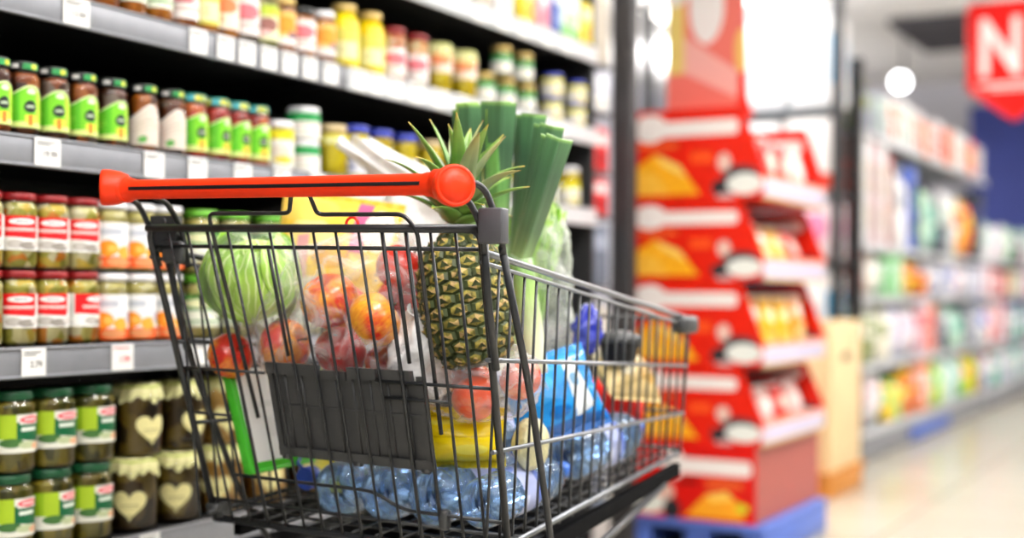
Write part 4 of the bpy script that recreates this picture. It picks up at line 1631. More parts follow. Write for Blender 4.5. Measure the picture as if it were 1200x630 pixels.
M['crown'] = ramp_axis('pineapple_crown', [(0, '#6f8a4a'), (.5, '#54802f'), (.9, '#7a9a44'), (1, '#c0a040')], streak=.5, scale=14, rough=.4)
M['crown_pale'] = ramp_axis('pineapple_crown_pale', [(0, '#8a9470'), (.6, '#82906a'), (.92, '#a8a468'), (1, '#8a6a3a')], streak=.5, scale=14, rough=.4)
b = MB()
rp = random.Random(3)
ctop = Mp @ Vector((0, 0, Lp - .004))
axis = (Mp.to_3x3() @ Vector((0, 0, 1))).normalized()
axis = (axis + Vector((.34, 0, .1))).normalized()
for i in range(30):
    f = i / 29
    a = i * 2.39996
    open_ = 1.12 - .95 * f + rp.uniform(-.1, .1)
    outv = Vector((math.cos(a), math.sin(a), 0))
    outv = (outv - axis * outv.dot(axis)).normalized()
    dr = axis * math.cos(open_) + outv * math.sin(open_)
    ln = .044 + .088 * math.sin(PI * min(1, .08 + f * .6)) + rp.uniform(-.008, .012)
    blade(b, ctop + axis * (.012 + .040 * f) + outv * .012 * (1 - f), dr, ln, .0215 - .004 * f, (-.6 if f < .6 else -.3) * rp.uniform(.3, 1.4), up=axis, mi=1 if rp.random() < .3 else 0)
b.obj('crown', [M['crown'], M['crown_pale']], pa)

# leeks ------------------------------------------------------------------
M['leek_shaft'] = ramp_axis('leek_shaft', [(0, '#eef0dc'), (.35, '#e4ecc4'), (.7, '#a8c878'), (1, '#6f9a56')], streak=.35, scale=30, rough=.35)
M['leek_leaf'] = ramp_axis('leek_leaf', [(0, '#84a068'), (.25, '#557450'), (.7, '#3a5a40'), (.97, '#446c46'), (1, '#86b060')], streak=.6, scale=26, rough=.36)
M['leek_leaf_pale'] = ramp_axis('leek_leaf_pale', [(0, '#a2c47c'), (.4, '#5f8f4c'), (.9, '#5f9a44'), (1, '#a6cc62')], streak=.6, scale=22, rough=.36)


def leek(base, split, top, wdir, width, label, seed, layers=4):
    t = thing('leek', label, 'leek', base, 0, 'leeks standing in the trolley')
    base, split, top = Vector(base), Vector(split), Vector(top)
    r = random.Random(seed)
    b = MB()
    b.tube([(split - base) * (i / 8) for i in range(9)], [.019 - .0015 * abs(i - 4) / 4 for i in range(9)], 16)
    b.obj('shaft', M['leek_shaft'], t)
    b = MB()
    for k in range(12):
        a = 2 * PI * k / 12
        b.tube([(0, 0, 0), (.010 * math.cos(a), .010 * math.sin(a), -.010), (.018 * math.cos(a), .018 * math.sin(a), -.026)], [.0012, .001, .0004], 5)
    b.obj('root_tuft', plain('leek_roots', '#d8cfae', .8), t)
    s0 = split - base
    W = Vector(wdir).normalized()
    for k in range(layers):
        f = (k / (layers - 1) - .5) if layers > 1 else 0
        b = MB()
        tp = top - base + W * f * width * .22 + Vector((0, 0, r.uniform(-.009, .006)))
        A = (tp - s0)
        An = A.normalized()
        Wk = (W - An * An.dot(W)).normalized()
        N = Wk.cross(An).normalized()
        if N.y > 0:
            N = -N
        n = 14
        hw1 = width * .5 * r.uniform(.9, 1.08)
        depth = .62 * hw1
        i0 = len(b.v)
        sgn = 1
        for i in range(n + 1):
            q = i / n
            c = s0 + A * q + N * (.010 * math.sin(PI * q) * (1 if k % 2 else .3) + (.011 * (k - 1)) * q)
            hw = .0165 + (hw1 - .0165) * q ** .8
            dp = .017 * (1 - q) + depth * q
            th = .0026 + .0012 * q
            sec = [(-1, -1), (-.93, -.84), (-.5, -.45), (-.06, -.02), (.06, -.02), (.5, -.45), (1, -1)]
            for (sx, sd) in sec:
                b.v.append(c + Wk * sx * hw + N * (sd * dp))
            for (sx, sd) in reversed(sec):
                b.v.append(c + Wk * sx * hw * .93 + N * (sd * dp - th))
        m = 14
        for i in range(n):
            for j in range(m):
                j1 = (j + 1) % m
                b.face((i0 + i * m + j, i0 + i * m + j1, i0 + (i + 1) * m + j1, i0 + (i + 1) * m + j),
                       [(j / m, i / n), ((j + 1) / m, i / n), ((j + 1) / m, (i + 1) / n), (j / m, (i + 1) / n)], False, 0)
        for e in (0, n):
            for j in range(6):
                q_ = [i0 + e * m + j, i0 + e * m + j + 1, i0 + e * m + 12 - j, i0 + e * m + 13 - j]
                b.face(q_, [(.5, 1 if e else 0)] * 4, False, 0)
        b.obj('leaf', M['leek_leaf_pale'] if (k == 1 and layers > 2) else M['leek_leaf'], t)
    return t


RV = (.872, .489, 0)
leek((-1.128, 1.905, .74), (-1.126, 1.880, .98), (-1.130, 1.862, 1.208), RV, .040, 'leek furthest left with upright square-cut top behind the handle cap', 1, 3)
leek((-1.080, 1.895, .73), (-1.078, 1.872, .97), (-1.060, 1.846, 1.200), RV, .046, 'second leek from the left with bright pale inner leaf', 2, 3)
leek((-1.084, 1.955, .74), (-1.070, 1.935, .96), (-1.036, 1.912, 1.194), RV, .042, 'third leek from the left in the trolley', 3, 2)
leek((-1.032, 1.905, .75), (-1.036, 1.884, .955), (-.972, 1.855, 1.164), RV, .043, 'fourth leek from the left, leaning outwards', 4, 2)
leek((-.992, 1.855, .77), (-1.008, 1.830, .95), (-.930, 1.800, 1.130), RV, .040, 'leek furthest right with one broad folded dark leaf', 5, 2)

# curly lettuce in a bag
def lettuce(name, label, c, r, seed, mats, film_r):
    t = thing(name, label, 'lettuce', c)
    rr = random.Random(seed)
    for k in range(14):
        az = 2 * PI * k / 14 * 2.2 + rr.uniform(-.3, .3)
        ln = r[2] * (1.5 + .4 * rr.random())
        sp = .25 + .35 * rr.random()
        b = MB()

        def fn(u, v):
            w = r[0] * (.25 + .95 * v) * (u - .5) * 1.5
            ruf = .011 * v ** 2 * math.sin(21 * u + k) + .006 * v * math.sin(43 * u + 13 * v + k)
            x = (.008 + r[0] * sp * v ** 1.3 * 1.4) + ruf + .02 * v * v * (abs(2 * u - 1) ** 2) * -1
            z = -r[2] * .9 + ln * v + .008 * v * math.cos(17 * u + k)
            p = Vector((x, w, z))
            return Matrix.Rotation(az, 3, 'Z') @ p
        b.surf(fn, 30, 16)
        b.obj('leaf', mats[k % len(mats)], t)
    return t


M['lettuce'] = veined('lettuce_leaf', '#7fbf2a', '#b5dc5a', '#dcebb0', 4.)
M['lettuce_dark'] = veined('lettuce_leaf_dark', '#5c9a20', '#8fc43a', '#cfe29a', 4.)
lettuce('curly_lettuce', 'curly green lettuce in a tall clear bag to the right of the leeks', (-1.115, 2.065, .930), (.050, .050, .125), 6, [M['lettuce'], M['lettuce_dark']], None)
carrier('lettuce_bag', 'plastic bag', 'tall clear crinkled bag around the curly lettuce', (-1.115, 2.065, .895), (.072, .070, .160), film('lettuce_film', '#eef2ea', .10, .45, .15, .5, 26, .25), .012, 22, 5., top=(-1.085, 2.055, 1.085))

# peaches in a bag, right of the seat board
gp = 'peaches in the clear bag'
for loc, r, lab in (((-1.000, 1.676, .742), .034, 'orange-red peach lowest in the bag right of the seat board'),
                    ((-.962, 1.745, .768), .032, 'peach at the right of the bag by the trolley side wires'),
                    ((-1.045, 1.735, .763), .032, 'peach at the left of the bag beside the white film')):
    fruit('peach', 'peach', M['peach'], r, loc, lab, gp, (.6, .7, loc[0] * 9), stem=False, cleft=True)
carrier('peach_bag', 'plastic bag', 'clear crumpled bag of peaches under the pineapple', (-1.012, 1.712, .765), (.088, .082, .060), M['film'], .008, 24, 9., top=(-1.060, 1.66, .84))
carrier('folded_bag', 'plastic bag', 'white crumpled film bag between apples and pineapple', (-1.090, 1.672, .800), (.042, .05, .068), M['film_white'], .012, 24, 2., top=(-1.075, 1.655, .872))

# packs below
M['pack_y'] = printed('yellow_pack_print', '#f2d70a', [('r', 0, .56, 1, .6, '#d8b800'), ('e', .62, .3, .2, .12, '#f8ea5a'), ('r', .05, .82, .95, .9, '#f8e84a')], .25, .3)
t = pillow(.135, .072, .085, 4., .003).obj('yellow_pack', M['pack_y'], None, (-1.045, 1.712, .678), 0)
t.rotation_euler = (0, 0, math.radians(28))
tag(t, 'bright yellow glossy pack under the peaches', 'food pack')
M['pears'] = plain('pale_pear', '#d6cf9a', .5, vary=.15, scale=30)
tag(blob((0, 0, 0), (.026, .036, .040), .12, 26, 2., 32, 20).obj('cream_bag', film('cream_film', '#e2ddae', .75, .3, .3), None, (-.955, 1.768, .668)), 'small cream-coloured crinkled bag right of the yellow pack', 'food pack')

# white carton with green edges on the left
M['carton_wg'] = printed('white_green_print', '#eceeec', [('r', 0, 0, 1, .07, '#3fae22'), ('r', 0, 0, .06, 1, '#3fae22'), ('r', .35, .3, .8, .5, '#e2e4e2'), ('r', .3, .6, .85, .66, '#dfe2df')], .4)
t = thing('carton', 'thin white carton with green edges leaning left of the seat board', 'carton', (-1.388, 1.715, .607))
t.rotation_euler = (0, math.radians(-16), math.radians(4))
b = MB().box((0, 0, .088), (.014, .19, .165), .0015)
b.obj('carton_body', M['carton_wg'], t)
b = MB()
b.box((0, 0, .088 - .0845), (.0152, .1912, .006), .001)
b.box((0, -.0935, .088), (.0152, .0060, .166), .001)
b.obj('green_edge', plain('green_card', '#3fae22', .45), t)

# jug with a blue cap lying on the basket floor
t = thing('oil_jug', 'lying yellow jug with dark blue cap left of the water bottles', 'bottle', (-1.335, 1.70, .595))
t.rotation_euler = (.075, 0, 0)
Rj = Matrix.Rotation(-PI / 2, 4, 'X')
MB().lathe([(.014, .022), (.0145, .034), (.022, .05), (.038, .075), (.041, .09), (.041, .25), (.036, .262)], 28, M=Rj).obj('jug_body', plain('yellow_plastic', '#d9cf4a', .3), t)
MB().lathe([(.0165, 0), (.0185, .002), (.0185, .024), (.0175, .026)], 28, M=Rj, rad=lambda a, z: 1 + .012 * math.sin(24 * a)).obj('cap', plain('blue_cap', '#123a9c', .35), t)
MB().tube(bend([(-.018, .030, .004), (-.045, .04, .016), (-.05, .055, .02)], .01), .003, 8).obj('cap_strap', plain('blue_strap', '#1c3f9e', .35), t)

# water bottles ------------------------------------------------------------
M['pet'] = thin_glass('blue_pet', '#c2dcfb', .05, 1.5, .28, '#9cc6f6')
M['water_label'] = printed('water_label', '#a9b4e0', [('r', 0, .3, .5, .7, '#c8d0f0'), ('e', .7, .5, .12, .3, '#6f86d0'), ('r', 0, 0, 1, .1, '#5570c4'), ('r', 0, .9, 1, 1, '#5570c4')], .35)
M['cap_blue'] = plain('bottle_cap_blue', '#2f62b8', .35)


def water_bottle(label, loc, r, L, flip, group):
    t = thing('water_bottle', label, 'bottle', loc, 0, group)
    t.rotation_euler = (.075, 0, 0)
    Rw = Matrix.Rotation(PI / 2 if flip else -PI / 2, 4, 'X')
    prof = [(r * .30, .012), (r * .62, .0), (r * .82, .001), (r * .96, .010), (r, .022)]
    z = .022
    nrib = 9
    body = L * .68
    for i in range(nrib):
        z0 = .022 + (body - .022) * i / nrib
        dz = (body - .022) / nrib
        if 3 <= i <= 5:
            prof += [(r * .985, z0 + dz * .2), (r * .985, z0 + dz * .9)]
        else:
            prof += [(r, z0 + dz * .3), (r * .93, z0 + dz * .5), (r * .93, z0 + dz * .6), (r, z0 + dz * .85)]
    prof += [(r * .97, L * .72), (r * .80, L * .80), (r * .52, L * .87), (r * .31, L * .915), (r * .30, L * .94)]
    MB().lathe(prof, 28, M=Rw, caps=False, rad=lambda a, zz: 1 + .015 * math.cos(10 * a)).obj('bottle_body', M['pet'], t)
    zb0 = .022 + (body - .022) * 3 / nrib
    zb1 = .022 + (body - .022) * 6 / nrib
    MB().lathe([(r * 1.008, zb0), (r * 1.010, zb0 + .003), (r * 1.010, zb1 - .003), (r * 1.008, zb1)], 32, M=Rw, caps=False).obj('label', M['water_label'], t)
    MB().lathe([(r * .36, L * .925), (r * .37, L * .93), (r * .37, L * .985), (r * .34, L)], 24, M=Rw, rad=lambda a, zz: 1 + .015 * math.sin(20 * a)).obj('cap', M['cap_blue'], t)
    return t


gw = 'pale blue water bottles lying in the trolley'
fz = lambda y: .534 + .075 * (y - 1.62) + .0075
for i, x in enumerate((-1.235, -1.148, -1.061)):
    water_bottle(f'{ORD[i]} pale blue water bottle from the left, base towards the rear gate', (x, 1.643, fz(1.66) + .046), .0425, .29, False, gw)
water_bottle('pale blue water bottle lying against the right side wires near the gate', (-.978, 1.645, fz(1.66) + .045), .0375, .28, False, gw)
for i, x in enumerate((-1.262, -1.173, -1.084, -.995)):
    water_bottle(f'{ORD[3 - i]} pale blue water bottle from the right, front half of the trolley', (x, 1.962 + .0, fz(2.0) + .056), .0435, .30, False, gw)

# packs in the front half
M['pack_b'] = printed('blue_pack_print', '#1f86d2', [('p', [(.62, .1), (.86, .2), (.8, .85), (.66, .9)], '#e6eef4'), ('e', .3, .6, .2, .2, '#3a9ae0'), ('e', .72, .6, .05, .1, '#7fb0d8'), ('r', 0, 0, 1, .12, '#0f5aa8'), ('e', .45, .25, .12, .08, '#0f62b0')], .25, .2)
t = pillow(.170, .125, .055, 7., .005).obj('blue_pack', M['pack_b'], None, (-1.006, 1.935, .728))
t.rotation_euler = (math.radians(-20), math.radians(-14), math.radians(56))
tag(t, 'bright blue soft pack with white print against the right side wires', 'food pack')
M['foil_blue'] = printed('navy_foil', '#27309a', [('e', .4, .75, .25, .2, '#dfe2f0'), ('e', .7, .4, .2, .15, '#4a52b8'), ('r', .2, .1, .6, .2, '#dfe2f0')], .25, .2)
t = blob((0, 0, 0), (.026, .024, .042), .35, 34, 5., 32, 24).obj('foil_packet', M['foil_blue'], None, (-1.012, 2.075, .835))
tag(t, 'small crumpled navy and white packet above the blue pack', 'packet')
t = thing('black_tub', 'round black plastic tub with lid between navy packet and corner bumper', 'tub', (-1.010, 2.205, .772))
MB().lathe([(.030, 0), (.036, .03), (.038, .036)], 28).obj('tub_body', M['black'], t)
MB().lathe([(.040, .036), (.041, .038), (.041, .044), (.036, .050), (.02, .056), (.004, .058)], 28).obj('lid', M['dark_plastic'], t)
M['crisp'] = printed('cream_pack_print', '#d8bf86', [('e', .3, .6, .16, .22, '#efe6c8'), ('e', .7, .4, .2, .2, '#c9a25a'), ('r', .0, .86, 1, 1, '#e8dcb4')], .3, .2)
t = pillow(.15, .085, .06, 12., .004).obj('cream_pack', M['crisp'], None, (-1.015, 2.250, .742))
t.rotation_euler = (math.radians(-35), math.radians(6), math.radians(75))
tag(t, 'beige soft pack in the front corner of the trolley', 'food pack')
t = pillow(.10, .075, .05, 15., .004).obj('red_pack', M['card_red'], None, (-1.07, 2.335, .690))
t.rotation_euler = (math.radians(-30), 0, math.radians(20))
tag(t, 'small red pack at the front end of the trolley', 'food pack')

# ------------------------------------------------------------------ red promotional display
TIER = printed('display_tier_print', '#d21c06', [
    ('e', .15, .80, .135, .155, '#f4ece8'), ('r', .15, .70, .78, .865, '#f4ece8'), ('e', .78, .782, .035, .083, '#f4ece8'),
    ('r', .06, .58, .36, .63, '#e0662a'), ('r', .46, .40, .62, .52, '#e8501a'),
    ('p', [(.0, .06), (.53, .06), (.38, .38), (.19, .52), (.0, .34)], '#f0a81e'), ('p', [(.19, .52), (.24, .40), (.44, .24), (.38, .38)], '#f8d46a'),
    ('p', [(.0, .06), (.3, .06), (.2, .3), (.0, .34)], '#f4b83e'),
    ('e', .70, .12, .085, .10, '#2a2a2e'), ('e', .83, .26, .13, .10, '#33353a'), ('e', .71, .40, .05, .10, '#e2c0b4'), ('e', .86, .16, .13, .115, '#eceee8'), ('e', .72, .03, .07, .03, '#d8a8a8')], .38)
BASE = printed('display_base_print', '#c81008', [
    ('e', .36, .72, .09, .20, '#f4ece8'), ('r', .36, .60, .94, .80, '#f4ece8'), ('e', .94, .70, .03, .10, '#f4ece8'), ('r', .62, .45, .90, .52, '#e06a2a'), ('r', .40, .46, .55, .52, '#5a0a08'),
    ('p', [(.45, .04), (.92, .04), (.90, .22), (.78, .40), (.62, .34)], '#f0a020'), ('p', [(.62, .34), (.66, .26), (.84, .30), (.78, .40)], '#f8cc5a'), ('e', .90, .2, .05, .06, '#c8cc2a'),
    ('e', .15, .18, .15, .14, '#e6e8de'), ('e', .35, .12, .07, .14, '#24262a'), ('e', .31, .34, .055, .1, '#dcb8a8')], .38)
M['card_inside'] = plain('card_inside', '#b01410', .6, vary=.06)
M['card_pink'] = plain('card_front', '#96483f', .5, vary=.05)
M['lip'] = printed('tray_lip_print', '#cbbfc9', [('r', .06, .2, .94, .72, '#c2bcd6'), ('r', 0, .82, 1, 1, '#e88a6a'), ('r', 0, 0, 1, .12, '#d8b47a')], .4)
DX0, DY0, DY1 = -1.905, 4.25, 4.98
t = thing('pallet', 'small blue plastic pallet under the red display', 'pallet', (-1.66, 4.615, 0))
b = MB()
for x in (-.21, 0, .21):
    b.box((x, 0, .045), (.08, .72, .09), .006)
M['pallet_blue'] = plain('pallet_blue', '#4a66b4', .5, vary=.08)
b.obj('runners', M['pallet_blue'], t)
b = MB()
b.box((0, 0, .105), (.50, .74, .028), .005)
b.obj('deck', M['pallet_blue'], t)

dsp = thing('promotional_display', 'tall red cardboard display with four stepped trays at the shelf end', 'display stand', (-1.66, 4.615, .12))
inv = Matrix.Translation((1.66, -4.615, -.12))


def dpart(mb, name, mats, parent=dsp):
    mb.xf(inv)
    return mb.obj(name, mats, parent)


ZT = [(.385, .65), (.65, .94), (.94, 1.215), (1.215, 1.53)]
b = MB()
b.prism([(DX0, .122), (-1.445, .122), (-1.445, .385), (DX0, .385)], DY0, DY0 + .006)
base = dpart(b, 'base_side_panel', BASE)
b = MB()
b.prism([(DX0, .122), (-1.445, .122), (-1.445, .385), (DX0, .385)], DY1 - .006, DY1)
dpart(b, 'base_side_panel', BASE)
dpart(MB().box((-1.448, (DY0 + DY1) / 2, .2535), (.006, DY1 - DY0 - .013, .263)), 'base_front_panel', M['card_pink'])
dpart(MB().box((DX0 + .004, (DY0 + DY1) / 2, .83), (.006, DY1 - DY0 - .013, 1.40)), 'back_board', M['card_red'])
for z0, z1 in ZT:
    tr = dpart(MB().box((-1.665, (DY0 + DY1) / 2, z0 + .008), (.47, DY1 - DY0 - .013, .008)), 'tray', M['card_inside'])
    top = z1 - .002
    ol = [(DX0, z0), (-1.432, z0), (-1.420, z0 + .085), (-1.494, top - .012), (-1.506, top), (DX0, top)]
    for y0 in (DY0, DY1 - .006):
        b = MB()
        b.prism(ol, y0, y0 + .006, 0, 1)
        dpart(b, 'side_panel', [TIER, M['card_red']], tr)
    dpart(MB().box((-1.423, (DY0 + DY1) / 2, z0 + .040), (.008, DY1 - DY0 - .014, .082), .001), 'front_lip', M['lip'], tr)
# header board, its red paled to pink to paint in the overexposed light
M['header'] = printed('display_header_washed_print', '#e2766a', [
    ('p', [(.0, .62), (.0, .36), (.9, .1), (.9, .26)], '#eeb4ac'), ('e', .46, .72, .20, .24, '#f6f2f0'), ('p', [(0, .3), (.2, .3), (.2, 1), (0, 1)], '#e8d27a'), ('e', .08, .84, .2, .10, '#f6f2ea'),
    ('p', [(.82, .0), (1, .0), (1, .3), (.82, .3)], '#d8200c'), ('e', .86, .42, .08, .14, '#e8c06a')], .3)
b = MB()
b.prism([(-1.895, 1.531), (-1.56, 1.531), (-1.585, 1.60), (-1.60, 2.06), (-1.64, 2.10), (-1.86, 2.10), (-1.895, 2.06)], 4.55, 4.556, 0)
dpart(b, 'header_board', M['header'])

# packets lying in the trays
def disp_pack(kind, y, z, label, cols, h, w, lean_=0., x=-1.50):
    t = thing('snack_packet', label, 'packet', (x, y, z), 0, 'packets in the red display')
    b = MB()
    pl = pillow(w, h, .045, y * 7, .003, 12, 12)
    pl.xf(Matrix.Rotation(PI / 2, 4, 'Z'))
    pl.v = [Matrix.Rotation(lean_, 3, 'Y') @ (p + Vector((0, 0, h / 2 + .016))) for p in pl.v]
    pl.obj('packet_body', cols, t)
    b = MB().box((0, 0, 0), (.002, w * .9, .010), .0005)
    b.v = [Matrix.Rotation(lean_, 3, 'Y') @ (p + Vector((0, 0, h + .024))) for p in b.v]
    b.obj('top_seal', M['paper'], t)


PK = {'yellow': printed('packet_yellow', '#eab62a', [('e', .5, .7, .3, .12, '#f6e6c0'), ('r', .1, .1, .9, .4, '#f0cc60'), ('r', .2, .45, .8, .52, '#c9781a')], .3),
      'red': printed('packet_red', '#d81e12', [('e', .5, .6, .3, .2, '#f0d8c8'), ('r', .1, .1, .9, .25, '#f0b060')], .3),
      'amber': printed('packet_amber', '#dc8e18', [('e', .5, .75, .28, .14, '#f8f0e0'), ('r', .15, .12, .85, .5, '#ecd08a')], .3),
      'pink': printed('packet_pink', '#e6c0b8', [('e', .5, .6, .3, .2, '#f4ece6'), ('r', .1, .1, .9, .3, '#d88a80')], .3)}
for ti, (kinds, h, lz) in enumerate(((('pink', 'pink', 'red', 'pink'), .15, -.25), (('amber', 'yellow', 'yellow', 'amber'), .20, -.12), (('yellow', 'amber', 'yellow', 'red'), .17, -.35), (('yellow', 'red', 'red', 'pink'), .19, -.15))):
    for j, kd in enumerate(kinds):
        disp_pack(kd, 4.345 + .168 * j, ZT[ti][0] + .013, f'{kd} packet, {ORD[j]} from the front in the {["lowest", "second lowest", "second highest", "highest"][ti]} tray of the red display', PK[kd], h, .135, lz, -1.482)

# ------------------------------------------------------------------ second block of shelving, end facing us
t = thing('shelving_unit', 'white and grey shelving end with bulky white packs behind the red display', 'shelf', (-2.285, 6.62, 0), 0)
b = MB().box((-.045, .135, 1.2), (.95, .02, 2.4), .003)
b.obj('back_panel', plain('panel_light', '#c4c6ca', .5), t)
for s in (-1, 1):
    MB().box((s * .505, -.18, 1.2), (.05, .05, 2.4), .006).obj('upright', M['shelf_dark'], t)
EC = (.17, .56, 1.065, 1.405, 1.82)
M['shelf_mid'] = plain('shelf_steel', '#6d7378', .4, .3)
for z in EC:
    b = MB().box((0, -.0, z - .014), (.955, .30, .026), .004)
    o = b.obj('shelf', M['shelf_mid'], t)
    MB().box((0, -.156, z - .018), (.955, .010, .036), .003).obj('price_rail', M['shelf_mid'], o)
WP = {
    'white': printed('wrap_white', '#f3f3f5', [('e', .5, .5, .3, .2, '#e4e6ee'), ('r', .0, .0, 1, .1, '#dfe3ea')], .35),
    'white_blue': printed('wrap_white_blue', '#f1f3f5', [('r', .8, .25, 1, .8, '#3fa8dc'), ('e', .4, .5, .25, .18, '#c9d4e4'), ('r', .1, .1, .7, .16, '#c4d8e8')], .35),
    'white_lilac': printed('wrap_white_lilac', '#eeeef4', [('e', .5, .4, .3, .2, '#bcc2e0'), ('e', .6, .7, .12, .1, '#8f90c8'), ('r', 0, 0, 1, .1, '#d8b4d0')], .35),
    'white_red': printed('wrap_white_red', '#f1efee', [('r', 0, 0, 1, .24, '#d8503c'), ('e', .5, .6, .3, .2, '#e6e2de')], .35),
    'pink': printed('wrap_pink', '#eedde4', [('e', .5, .55, .3, .25, '#dc8ab0'), ('r', 0, 0, 1, .15, '#f4f0f2')], .35),
    'blue': printed('wrap_blue', '#5a8cb8', [('e', .5, .5, .32, .24, '#dfe8f0'), ('r', 0, .8, 1, 1, '#8fb4d0')], .35),
    'dark': printed('wrap_dark', '#454b54', [('r', .1, .55, .9, .8, '#b9bec6')], .4),
}


def bale(x, y, z, w, d, h, key, label, group):
    """wrapped multipack: soft corners, gathered ends"""
    t = thing('wrapped_pack', label, 'pack', (x, y, z), 0, group)
    MB().box((0, 0, h / 2), (w, d, h), min(w, h) * .10, seg=3).obj('wrapper', WP[key], t)
    MB().box((0, -.01, h + .004), (w * .5, .02, .008), .002).obj('carry_strip', M['paper'], t)


ge = 'bulky packs on the shelving end'
for z, items, nm in ((1.8205, ((-1.985, .26, .52, 'white_blue'), (-2.265, .26, .50, 'white'), (-2.54, .25, .52, 'white_lilac')), 'top shelf'),
                     (1.4055, ((-2.015, .25, .37, 'white_red'), (-2.285, .25, .36, 'white'), (-2.545, .24, .35, 'white_lilac')), 'shelf second from top'),
                     (1.0655, ((-1.975, .21, .29, 'pink'), (-2.195, .20, .29, 'white_lilac'), (-2.415, .20, .29, 'pink'), (-2.64, .2, .28, 'white')), 'middle shelf'),
                     (.5605, ((-1.985, .22, .44, 'white_blue'), (-2.225, .22, .42, 'blue'), (-2.465, .22, .42, 'white'), (-2.7, .2, .4, 'blue')), 'shelf second from bottom'),
                     (.1705, ((-1.985, .22, .33, 'dark'), (-2.225, .22, .33, 'white_blue'), (-2.465, .22, .33, 'dark'), (-2.7, .2, .3, 'white')), 'bottom shelf')):
    for i, (x, w_, h_, k_) in enumerate(items):
        bale(x + .075, 6.575, z, w_, .20, min(h_, .46),  k_, f'{k_.replace("_", " and ")} wrapped pack, {ORD[i]} from right, {nm} of the shelving end', ge)

# long side of that block
def long_unit(y0, y1, levels, top, label):
    L = y1 - y0
    t = thing('shelving_unit', label, 'shelf', (-2.06, (y0 + y1) / 2, 0))
    MB().box((-.24, 0, top / 2), (.03, L - .004, top), .003).obj('back_panel', D.materials['panel_light'], t)
    for s in (-1, 1):
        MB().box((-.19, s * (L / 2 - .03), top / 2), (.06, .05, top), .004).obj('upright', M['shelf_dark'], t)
    MB().box((.02, 0, .07), (.50, L - .004, .13), .006).obj('plinth', M['shelf_grey'], t)
    for z in levels:
        o = MB().box((.02, 0, z - .013), (.50, L - .006, .024), .003).obj('shelf', M['shelf_mid'], t)
        MB().box((.277, 0, z - .018), (.010, L - .006, .036), .003).obj('price_rail', M['rail_white'], o)
    return t


LV = (.17, .52, .885, 1.16, 1.76)
u = long_unit(6.80, 10.60, LV, 2.08, 'pale shelving of household goods beyond the red display')
long_unit(10.61, 14.3, LV[:4], 1.30, 'lower pale shelving at the far end of the aisle')
MB().box((.278, -.05, .055), (.012, 1.15, .07), .003).obj('blue_kick_strip', M['pallet_blue'], u)['label'] = 'blue strip along the plinth'
t = thing('corner_post', 'dark corner post where the second shelving block begins', 'post', (-1.772, 6.765, 0))
MB().box((0, 0, 1.05), (.06, .05, 2.1), .006).obj('column', M['shelf_dark'], t)
MB().box((0, 0, .008), (.09, .032, .016), .003).obj('foot_plate', M['shelf_dark'], t)

HUE = {'white': '#efeff1', 'cream': '#e9e4d4', 'brown': '#6d4a44', 'brick': '#9c443a', 'mauve': '#b98a90', 'green': '#7cc27a', 'mint': '#bfe0cc', 'teal': '#4fb09a', 'lime': '#b4d23a', 'yellow': '#efc93a',
       'orange': '#ea7a34', 'red': '#d23a32', 'blue': '#4a66c0', 'lavender': '#cfcfe6', 'pink': '#eac8d2', 'grey': '#9aa0ac', 'dark': '#2c333c', 'olive': '#86905a', 'navy': '#27346c'}
HM = {}


def hue_mat(k, acc):
    if (k, acc) not in HM:
        HM[(k, acc)] = printed(f'print_{k}_{acc}', HUE[k], [('r', .08, .5, .92, .78, HUE[acc]), ('e', .5, .27, .3, .14, HUE[acc]), ('r', .2, .6, .8, .66, HUE[k])], .35)
    return HM[(k, acc)]


def goods(kind, y, w_, h_, z, k, acc, label, group):
    d = min(.16, max(.06, w_ * .8))
    x = -1.795 - d / 2
    m = hue_mat(k, acc)
    if kind == 'carton':
        t = thing('carton', label, 'carton', (x, y, z), 0, group)
        MB().box((0, 0, h_ / 2), (d, w_, h_), .004).obj('carton_body', m, t)
        MB().box((0, 0, h_ + .0008), (d * .5, w_ * .9, .0016)).obj('flap', M['paper'], t)
    elif kind == 'pouch':
        t = thing('pouch', label, 'pouch', (x, y, z), 0, group)
        pl = pillow(w_, h_ - .02, d * .8, y, .003, 12, 12)
        pl.xf(Matrix.Translation((0, 0, h_ / 2)) @ Matrix.Rotation(PI / 2, 4, 'Z'))
        pl.obj('pouch_body', m, t)
        MB().box((0, 0, h_ - .004), (.004, w_ * .92, .012), .001).obj('top_seal', M['paper'], t)
    else:
        t = thing('bottle', label, 'bottle', (x, y, z), 0, group)
        r = w_ / 2
        MB().lathe([(r * .92, 0), (r, .008), (r, h_ * .66), (r * .9, h_ * .72), (r * .42, h_ * .84), (r * .40, h_ * .88)], 20, rad=lambda a, zz: 1 - .08 * math.cos(2 * a)).obj('bottle_body', m, t)
        MB().lathe([(r * .46, h_ * .865), (r * .46, h_ * .985), (r * .42, h_)], 18).obj('cap', hue_mat(acc, k), t)
    return t


